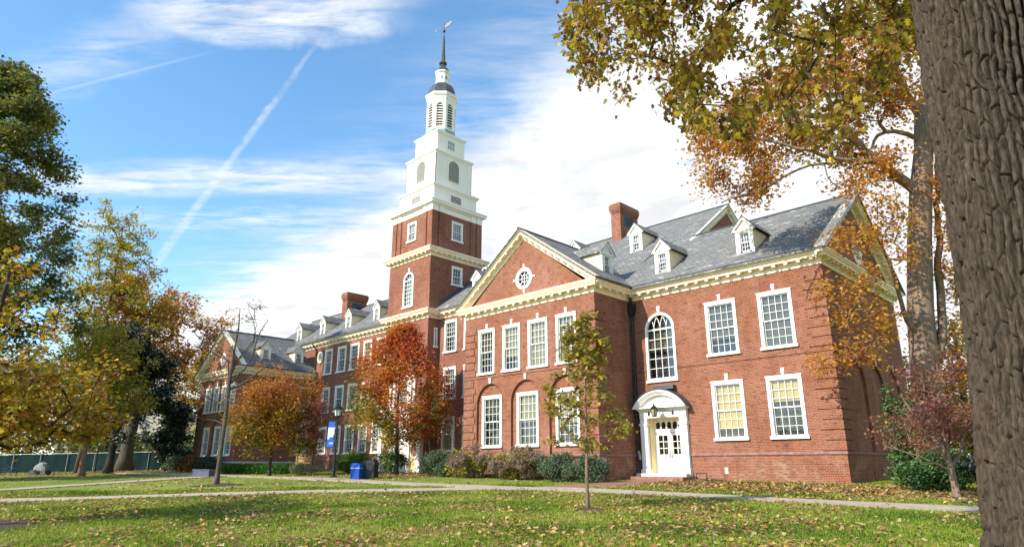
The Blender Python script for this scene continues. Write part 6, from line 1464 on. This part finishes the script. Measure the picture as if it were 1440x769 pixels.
def bin_(x, y, col, label, stripe, w_=.58, h=.96, rot=.6):
    r_, z = base_empty('litter_bin', x, y, label, 'bin', None); c, s_ = math.cos(rot), math.sin(rot); F = frame((x, y, z), (c, s_)); b = MB(); hw = w_ / 2
    for (z0_, z1_, d) in ((0.02, h * .78, 0), (h * .78, h * .82, .02)):
        b.fbox(F, -hw - d, hw + d, z0_, z1_, -hw - d, hw + d)
    for k in range(9): a = -hw + w_ * (k + .5) / 9; b.fbox(F, a - .02, a + .02, .06, h * .74, hw, hw + .015); b.fbox(F, a - .02, a + .02, .06, h * .74, -hw - .015, -hw)
    b.build('bin_body', col, r_); l = MB(); l.fbox(F, -hw - .02, hw + .02, h * .83, h * .90, -hw - .02, hw + .02); l.prism(F, [(-hw, h * .90), (hw, h * .90), (hw * .7, h), (-hw * .7, h)], -hw, hw); l.build('lid', col, r_)
    if stripe: s2 = MB(); s2.fbox(F, -hw - .022, hw + .022, h * .66, h * .72, -hw - .022, hw + .022); s2.build('stripe', simple('bin stripe', (.30, .45, .75), .5), r_)
    f_ = MB(); f_.fbox(F, -hw + .05, hw - .05, -.02, .02, -hw + .05, hw - .05); f_.build('foot', M['black'], r_)


bin_(-25.9, -9.45, simple('bin blue', (.006, .085, .46), .45, var=.08), 'bright blue recycling bin beside the black bin', True)
bin_(-25.75, -8.55, simple('bin black', (.020, .022, .026), .5, var=.2), 'black litter bin beside the blue recycling bin', False, .78, 1.1)
r_, z = base_empty('utility_box', -39.3, -13.6, 'low grey blue utility box at the edge of the path', 'utility box'); b = MB(); F = frame((-39.3, -13.6, z), (.80, .60)); b.fbox(F, -.62, .62, -.05, .46, -.4, .4); b.build('cabinet', simple('grey blue metal', (.075, .095, .14), .6), r_); b = MB(); b.fbox(F, -.66, .66, .46, .52, -.44, .44); b.build('lid', simple('grey blue lid', (.11, .135, .19), .6), r_)
r_, z = base_empty('wooden_sign', -38.4, -6.3, 'small brown wooden sign on two posts behind the silver shrub', 'sign'); F = frame((-38.4, -6.3, z), (.78, .62)); wd_ = simple('brown sign wood', (.30, .17, .065), .7, var=.25, scale=8)
b = MB(); b.fbox(F, -.62, .62, .75, 1.45, -.03, .03)
for zz in (1.22, .98): b.fbox(F, -.45, .42, zz - .045, zz + .045, .031, .04, 1)
b.build('panel', [wd_, simple('carved pale strip', (.55, .42, .24), .7)], r_)
for a in (-.66, .66): b = MB(); b.fbox(F, a - .06, a + .06, -.1, 1.6, -.06, .06); b.build('post', wd_, r_)
# green screened fence
fa, fb = np.array([-97.0, -33.0]), np.array([-67.2, -3.2]); fl = np.linalg.norm(fb - fa); fu = (fb - fa) / fl
r_, z = base_empty('screen_fence', fb[0], fb[1], 'long chain link fence hung with dark green screen', 'fence'); z = -.1
def gmat():
    m, t = mat('green screen'); ob = t.n('ShaderNodeTexCoord').outputs['Object']; f = t.noise(ob, .6, 5, .6); c = t.ramp(f, [(.3, (.006, .018, .019)), (.7, (.016, .038, .038))]); p = t.n('ShaderNodeBsdfPrincipled', i={'Base Color': c, 'Roughness': .9, 'Specular IOR Level': .08}); out(t, p.outputs[0]); return m
F = frame((fa[0], fa[1], 0), fu); b = MB(); n = 56
zg = lambda a: float(gzt(fa[0] + fu[0] * a, fa[1] + fu[1] * a))
pts = [(fl * k / n, .05 * math.sin(k * 1.7)) for k in range(n + 1)]
for (a, c), (a2, c2) in zip(pts[:-1], pts[1:]):
    P = [F(a, zg(a) + .02, c), F(a2, zg(a2) + .02, c2), F(a2, zg(a2) + 1.92, c2), F(a, zg(a) + 1.92, c)]; b.add(P + [p + np.array([.02, -.02, 0]) for p in P], [(0, 1, 2, 3), (7, 6, 5, 4)])
b.build('screen', gmat(), r_); b = MB(); gm_ = simple('galvanised steel', (.30, .32, .32), .5, .4)
b.tube([F(a, zg(a) + 2.0, .09) for a in np.linspace(0, fl, 20)], .03, 6); b.build('rail', gm_, r_)
for k in range(15): a = fl * k / 14; b = MB(); b.tube([F(a, zg(a) - .1, .11), F(a, zg(a) + 2.06, .11)], .035, 6); b.build('post', gm_, r_)
# pale house with porch columns beyond the fence
r_, z = base_empty('porch_house', -99, 1.5, 'low pale house with porch columns beyond the green fence', 'house'); F = frame((-99, 1.5, z), (.55, .835)); hm = simple('buff wall', (.50, .43, .30), .8)
b = MB(); b.fbox(F, -14, 9, -.2, 4.0, -9, -2.5); b.build('wall', hm, r_); b = MB(); b.fbox(F, -15, 10, 4.6, 5.2, -10, .6); b.prism(frame((-99, 1.5, z), (.55, .835)), [(-15, 5.2), (10, 5.2), (4, 7.6), (-9, 7.6)], -10, .5); b.build('roof', M['stone'], r_)
for a in (-13, -9, -5, -1, 3, 7): b = MB(); b.lathe(F(a, 0, 0), [(.55, 0), (.55, .3), (.42, .4), (.36, 4.3), (.5, 4.4), (.5, 4.6)], 12); b.build('column', M['stone'], r_)
for a in (-11, -7, -3, 1, 5): b = MB(); b.fbox(F, a - .7, a + .7, 1.0, 3.0, -2.49, -2.42); b.build('window', M['dark'], r_)
def hedge(label, pts, h, n, m, size):
    q = resample(pts, 1.0); c = q.mean(0); z0 = float(gzt(c[0], c[1])); r2_ = empty('hedge', (c[0], c[1], z0), label, 'hedge'); r2_['_base'] = (c[0], c[1], z0)
    k_ = rng.integers(0, len(q), n); hh_ = h * (.75 + .35 * vnoise(k_ * .22 + 4, k_ * 0 + 2.5, 51)); P = np.stack([q[k_][:, 0] + rng.normal(0, 1.0, n), q[k_][:, 1] + rng.normal(0, 1.0, n), np.zeros(n)], 1); P[:, 2] = gzt(P[:, 0], P[:, 1]) + .1 + hh_ * rng.uniform(0, 1, n) ** .8
    leaves('foliage', P, size, m, r2_, OVAL, up=.2); b_ = MB()
    for p in q[::3]: b_.tube([(p[0], p[1], float(gzt(p[0], p[1])) - .1), (p[0] + .2, p[1] + .1, float(gzt(p[0], p[1])) + h * .7)], [.08, .03], 5)
    b_.build('stem', M['bark_dark'], r2_)


hedge('dark evergreen hedge beyond the green fence', [(-112, -46), (-100, -24), (-84, -2), (-74, 8)], 5.5, 15000, L['olive'], .42)
hedge('yellow green hedge far behind the end wall, seen past the dogwood', [(-8, 40), (4, 37), (16, 36), (26, 33)], 4.5, 9000, L['limey'], .36)
# covered cart, bicycle, post, bundle
r_, z = base_empty('hand_cart', -61.9, -19.2, 'small wheeled cart under a pale crumpled cover on the far left lawn', 'cart'); F = frame((-61.9, -19.2, z), (.72, .69))
b = MB(); b.fbox(F, -.75, .75, .28, .40, -.35, .35); b.tube([F(-.75, .35, 0), F(-1.1, .95, 0)], .025, 5); b.build('deck', M['black'], r_)
for a in (-.5, .5):
    for c in (-.36, .36): b = MB(); p = circ(a, .24, .24, 14); b.prism(F, p, c - .04, c + .04); b.build('wheel', simple('grey rubber', (.07, .07, .075), .7), r_)
b = MB(); rr_ = np.random.default_rng(5)
ringp = []
for lv, (zz, s_) in enumerate([(.42, 1.0), (.62, .98), (.85, .8), (1.02, .55), (1.12, .2)]): ringp.append([F(.62 * s_ * math.cos(q * math.pi / 6) + .1 * (lv > 2) + rr_.normal(0, .04), zz + rr_.normal(0, .03), .36 * s_ * math.sin(q * math.pi / 6) + rr_.normal(0, .03)) for q in range(12)])
V = [p for r2_ in ringp for p in r2_]; b.add(V, [(k * 12 + q, k * 12 + (q + 1) % 12, (k + 1) * 12 + (q + 1) % 12, (k + 1) * 12 + q) for k in range(4) for q in range(12)] + [tuple(48 + q for q in range(12))]); b.build('cover', simple('pale canvas', (.22, .23, .22), .8, var=.2, scale=5), r_)
r_, z = base_empty('bicycle', -71.6, -20.0, 'dark bicycle parked by the green fence at the left edge', 'bicycle'); F = frame((-71.6, -20.0, z), (.70, .71))
for a in (-.52, .52):
    b = MB(); q = [F(a + .33 * math.cos(t), .34 + .33 * math.sin(t), 0) for t in np.linspace(0, 2 * math.pi, 19)]; b.tube(q, .028, 5)
    for k in range(8): t = k * math.pi / 4; b.tube([F(a, .34, 0), F(a + .32 * math.cos(t), .34 + .32 * math.sin(t), 0)], .005, 3)
    b.build('wheel', M['black'], r_)
b = MB()
for p, q in (((-.52, .34), (-.05, .32)), ((-.05, .32), (.34, .78)), ((-.18, .80), (.34, .80)), ((-.05, .32), (-.20, .90)), ((-.52, .34), (-.18, .80)), ((.52, .34), (.34, .95))): b.tube([F(*p, 0), F(*q, 0)], .022, 5)
b.build('bicycle_frame', simple('dark blue paint', (.02, .05, .13), .4), r_)
b = MB(); b.fbox(F, -.34, -.08, .90, .96, -.07, .07); b.build('saddle', M['black'], r_); b = MB(); b.tube([F(.34, .98, -.28), F(.36, 1.0, 0), F(.34, .98, .28)], .018, 5); b.build('handlebar', M['black'], r_)
# steel railing on the right
r_, z = base_empty('handrail', 6.6, 2.6, 'grey steel railing between the dogwood and the big trunk', 'railing'); F = frame((6.6, 2.6, z), (.95, .30))
b = MB()
for zz in (.45, .80, 1.12): b.tube([F(-2.2, zz, 0), F(5, zz, 0)], .028, 6)
b.build('rail', gm_, r_)
for a in (-2.2, -.4, 1.4, 3.2, 5): b = MB(); b.tube([F(a, -.1, 0), F(a, 1.16, 0)], .032, 6); b.build('post', gm_, r_)

# mulch rings, grass and fallen leaves
def mulch(x, y, r_, label):
    n = 22; th = np.linspace(0, 2 * math.pi, n, endpoint=False); rr = r_ * (1 + .12 * np.sin(3 * th) + .06 * np.sin(7 * th)); b = MB()
    P = [(x + q * math.cos(t), y + q * math.sin(t) * .9) for q, t in zip(rr, th)]; V = [(a, c, float(gzt(a, c)) + .012) for a, c in P] + [(x + (a - x) * .6, y + (c - y) * .6, float(gzt(a, c)) + .07) for a, c in P] + [(x, y, float(gzt(x, y)) + .09)]
    b.add(V, [(k, (k + 1) % n, n + (k + 1) % n, n + k) for k in range(n)] + [(n + k, n + (k + 1) % n, 2 * n) for k in range(n)]); o = b.build('mulch_bed', M['mulch'], None, smooth=True); tag(o, label, 'mulch', kind='structure')


mulch(-27.6, -17.3, 1.5, 'dark mulch ring around the nearly bare tree'); mulch(xo, yo, .55, 'small dark mulch ring at the foot of the young oak'); mulch(-11.4, -30.0, 2.0, 'dark bare soil patch at the left edge of the lawn'); mulch(xd, yd, .8, 'mulch ring under the dusky red dogwood')
fwd = np.array([-math.sin(R(44.644)), math.cos(R(44.644))]); rgt = np.array([fwd[1], -fwd[0]])


def scatter(n, dmin, dmax, power=1.0, half=.95):
    d = dmin + (dmax - dmin) * rng.uniform(0, 1, n) ** power; s = rng.uniform(-half, half, n) * d; P = CAM[:2] + d[:, None] * fwd + s[:, None] * rgt; return P


def on_lawn(P, m=.95):
    ok = (dist_path(P, PATH_A) > m - .08) & (dist_path(P, PATH_B) > m - .1) & (dist_path(P, PATH_C) > m - .1) & (dist_path(P, WALK) > 1.15)
    x, y = P.T; bld = ((x < .1) & (y > -.1)) | ((x > -22.7) & (x < -11.3) & (y > -3.7)) | ((x < -50.3) & (y > -7)) | ((x < -30.4) & (x > -36.6) & (y > -.9)); return ok & ~bld


P = scatter(370000, 10.0, 34, 1.25); P = P[on_lawn(P)]; n = len(P); z = gzt(P[:, 0], P[:, 1]); dd_ = np.linalg.norm(P - CAM[:2], axis=1)
hh = rng.uniform(.035, .085, n) * (.7 + .6 * vnoise(P[:, 0] * .8 + 50, P[:, 1] * .8 + 50, 21)); a = rng.uniform(0, 2 * math.pi, n); wv = .007 + .0006 * dd_; ln_ = rng.normal(0, .035, (n, 2))
V = np.stack([np.stack([P[:, 0] - wv * np.cos(a), P[:, 1] - wv * np.sin(a), z - .005], 1), np.stack([P[:, 0] + wv * np.cos(a), P[:, 1] + wv * np.sin(a), z - .005], 1), np.stack([P[:, 0] + ln_[:, 0], P[:, 1] + ln_[:, 1], z + hh], 1)], 1)
gm = leaf_mat('grass blades', [(.065, .105, .016), (.125, .19, .026), (.20, .275, .036), (.29, .33, .05), (.40, .33, .11)], trans=.35, clump=.55, nscale=.35, gloss=.05)
tag(arrays_mesh('grass', V.reshape(-1, 3), np.arange(3 * n).reshape(n, 3), gm), 'short mown grass blades of the near lawn', 'grass', kind='stuff')
LF = leaf_mat('fallen leaves', [(.11, .055, .03), (.22, .115, .05), (.32, .19, .09), (.44, .31, .17), (.48, .32, .05), (.25, .095, .036), (.28, .15, .06)], trans=.15, clump=.25, nscale=.5)
def litter(P, size, lift):
    z = gzt(P[:, 0], P[:, 1]); C = np.stack([P[:, 0], P[:, 1], z + lift * rng.uniform(.4, 1.3, len(P))], 1); return C
P1 = scatter(78000, 10, 30, 1.1); k1 = vnoise(P1[:, 0] * .55 + 30, P1[:, 1] * .55 + 30, 31) + .5 * vnoise(P1[:, 0] * 1.6, P1[:, 1] * 1.6 + 9, 32); P1 = P1[(k1 > rng.uniform(.40, 1.15, len(P1)))]; P1 = P1[on_lawn(P1, .80) | (rng.uniform(0, 1, len(P1)) < .06)]
P2 = scatter(46000, 26, 85, 1.0, .84); k2 = vnoise(P2[:, 0] * .30 + 30, P2[:, 1] * .30 + 30, 33); P2 = P2[k2 > rng.uniform(.1, .95, len(P2))]; P2 = P2[on_lawn(P2, .80)]
th = rng.uniform(0, 1, 9000); P3 = np.stack([-8 + 15 * th + rng.normal(0, .8, 9000), -4.2 + rng.normal(0, 1.9, 9000) - .6 * th], 1); P3 = P3[on_lawn(P3, .8)]
P4 = np.concatenate([np.stack([-66 + rng.normal(0, 5, 5000), -13 + rng.normal(0, 3.5, 5000)], 1), np.stack([-28.6 + rng.normal(0, 2.6, 2200), -5.6 + rng.normal(0, 1.8, 2200)], 1), np.stack([-78 + rng.normal(0, 6, 3000), -20 + rng.normal(0, 4, 3000)], 1)]); P4 = P4[on_lawn(P4, .8)]
o1 = leaves('fallen_leaves', litter(P1, .12, .05), .098, LF, None, STAR, up=.8, var=.45); tag(o1, 'dry brown and yellow leaves scattered over the near lawn', 'fallen leaves', kind='stuff')
o2 = leaves('fallen_leaves', litter(np.concatenate([P2, P3, P4]), .13, .05), .13, LF, None, OVAL, up=.8, var=.45); tag(o2, 'dry leaves lying thick along the hall and under the far trees', 'fallen leaves', kind='stuff')

# ------------------------------------------------------------------ tidy up
for o in bpy.data.objects:
    if '_base' in o: del o['_base']
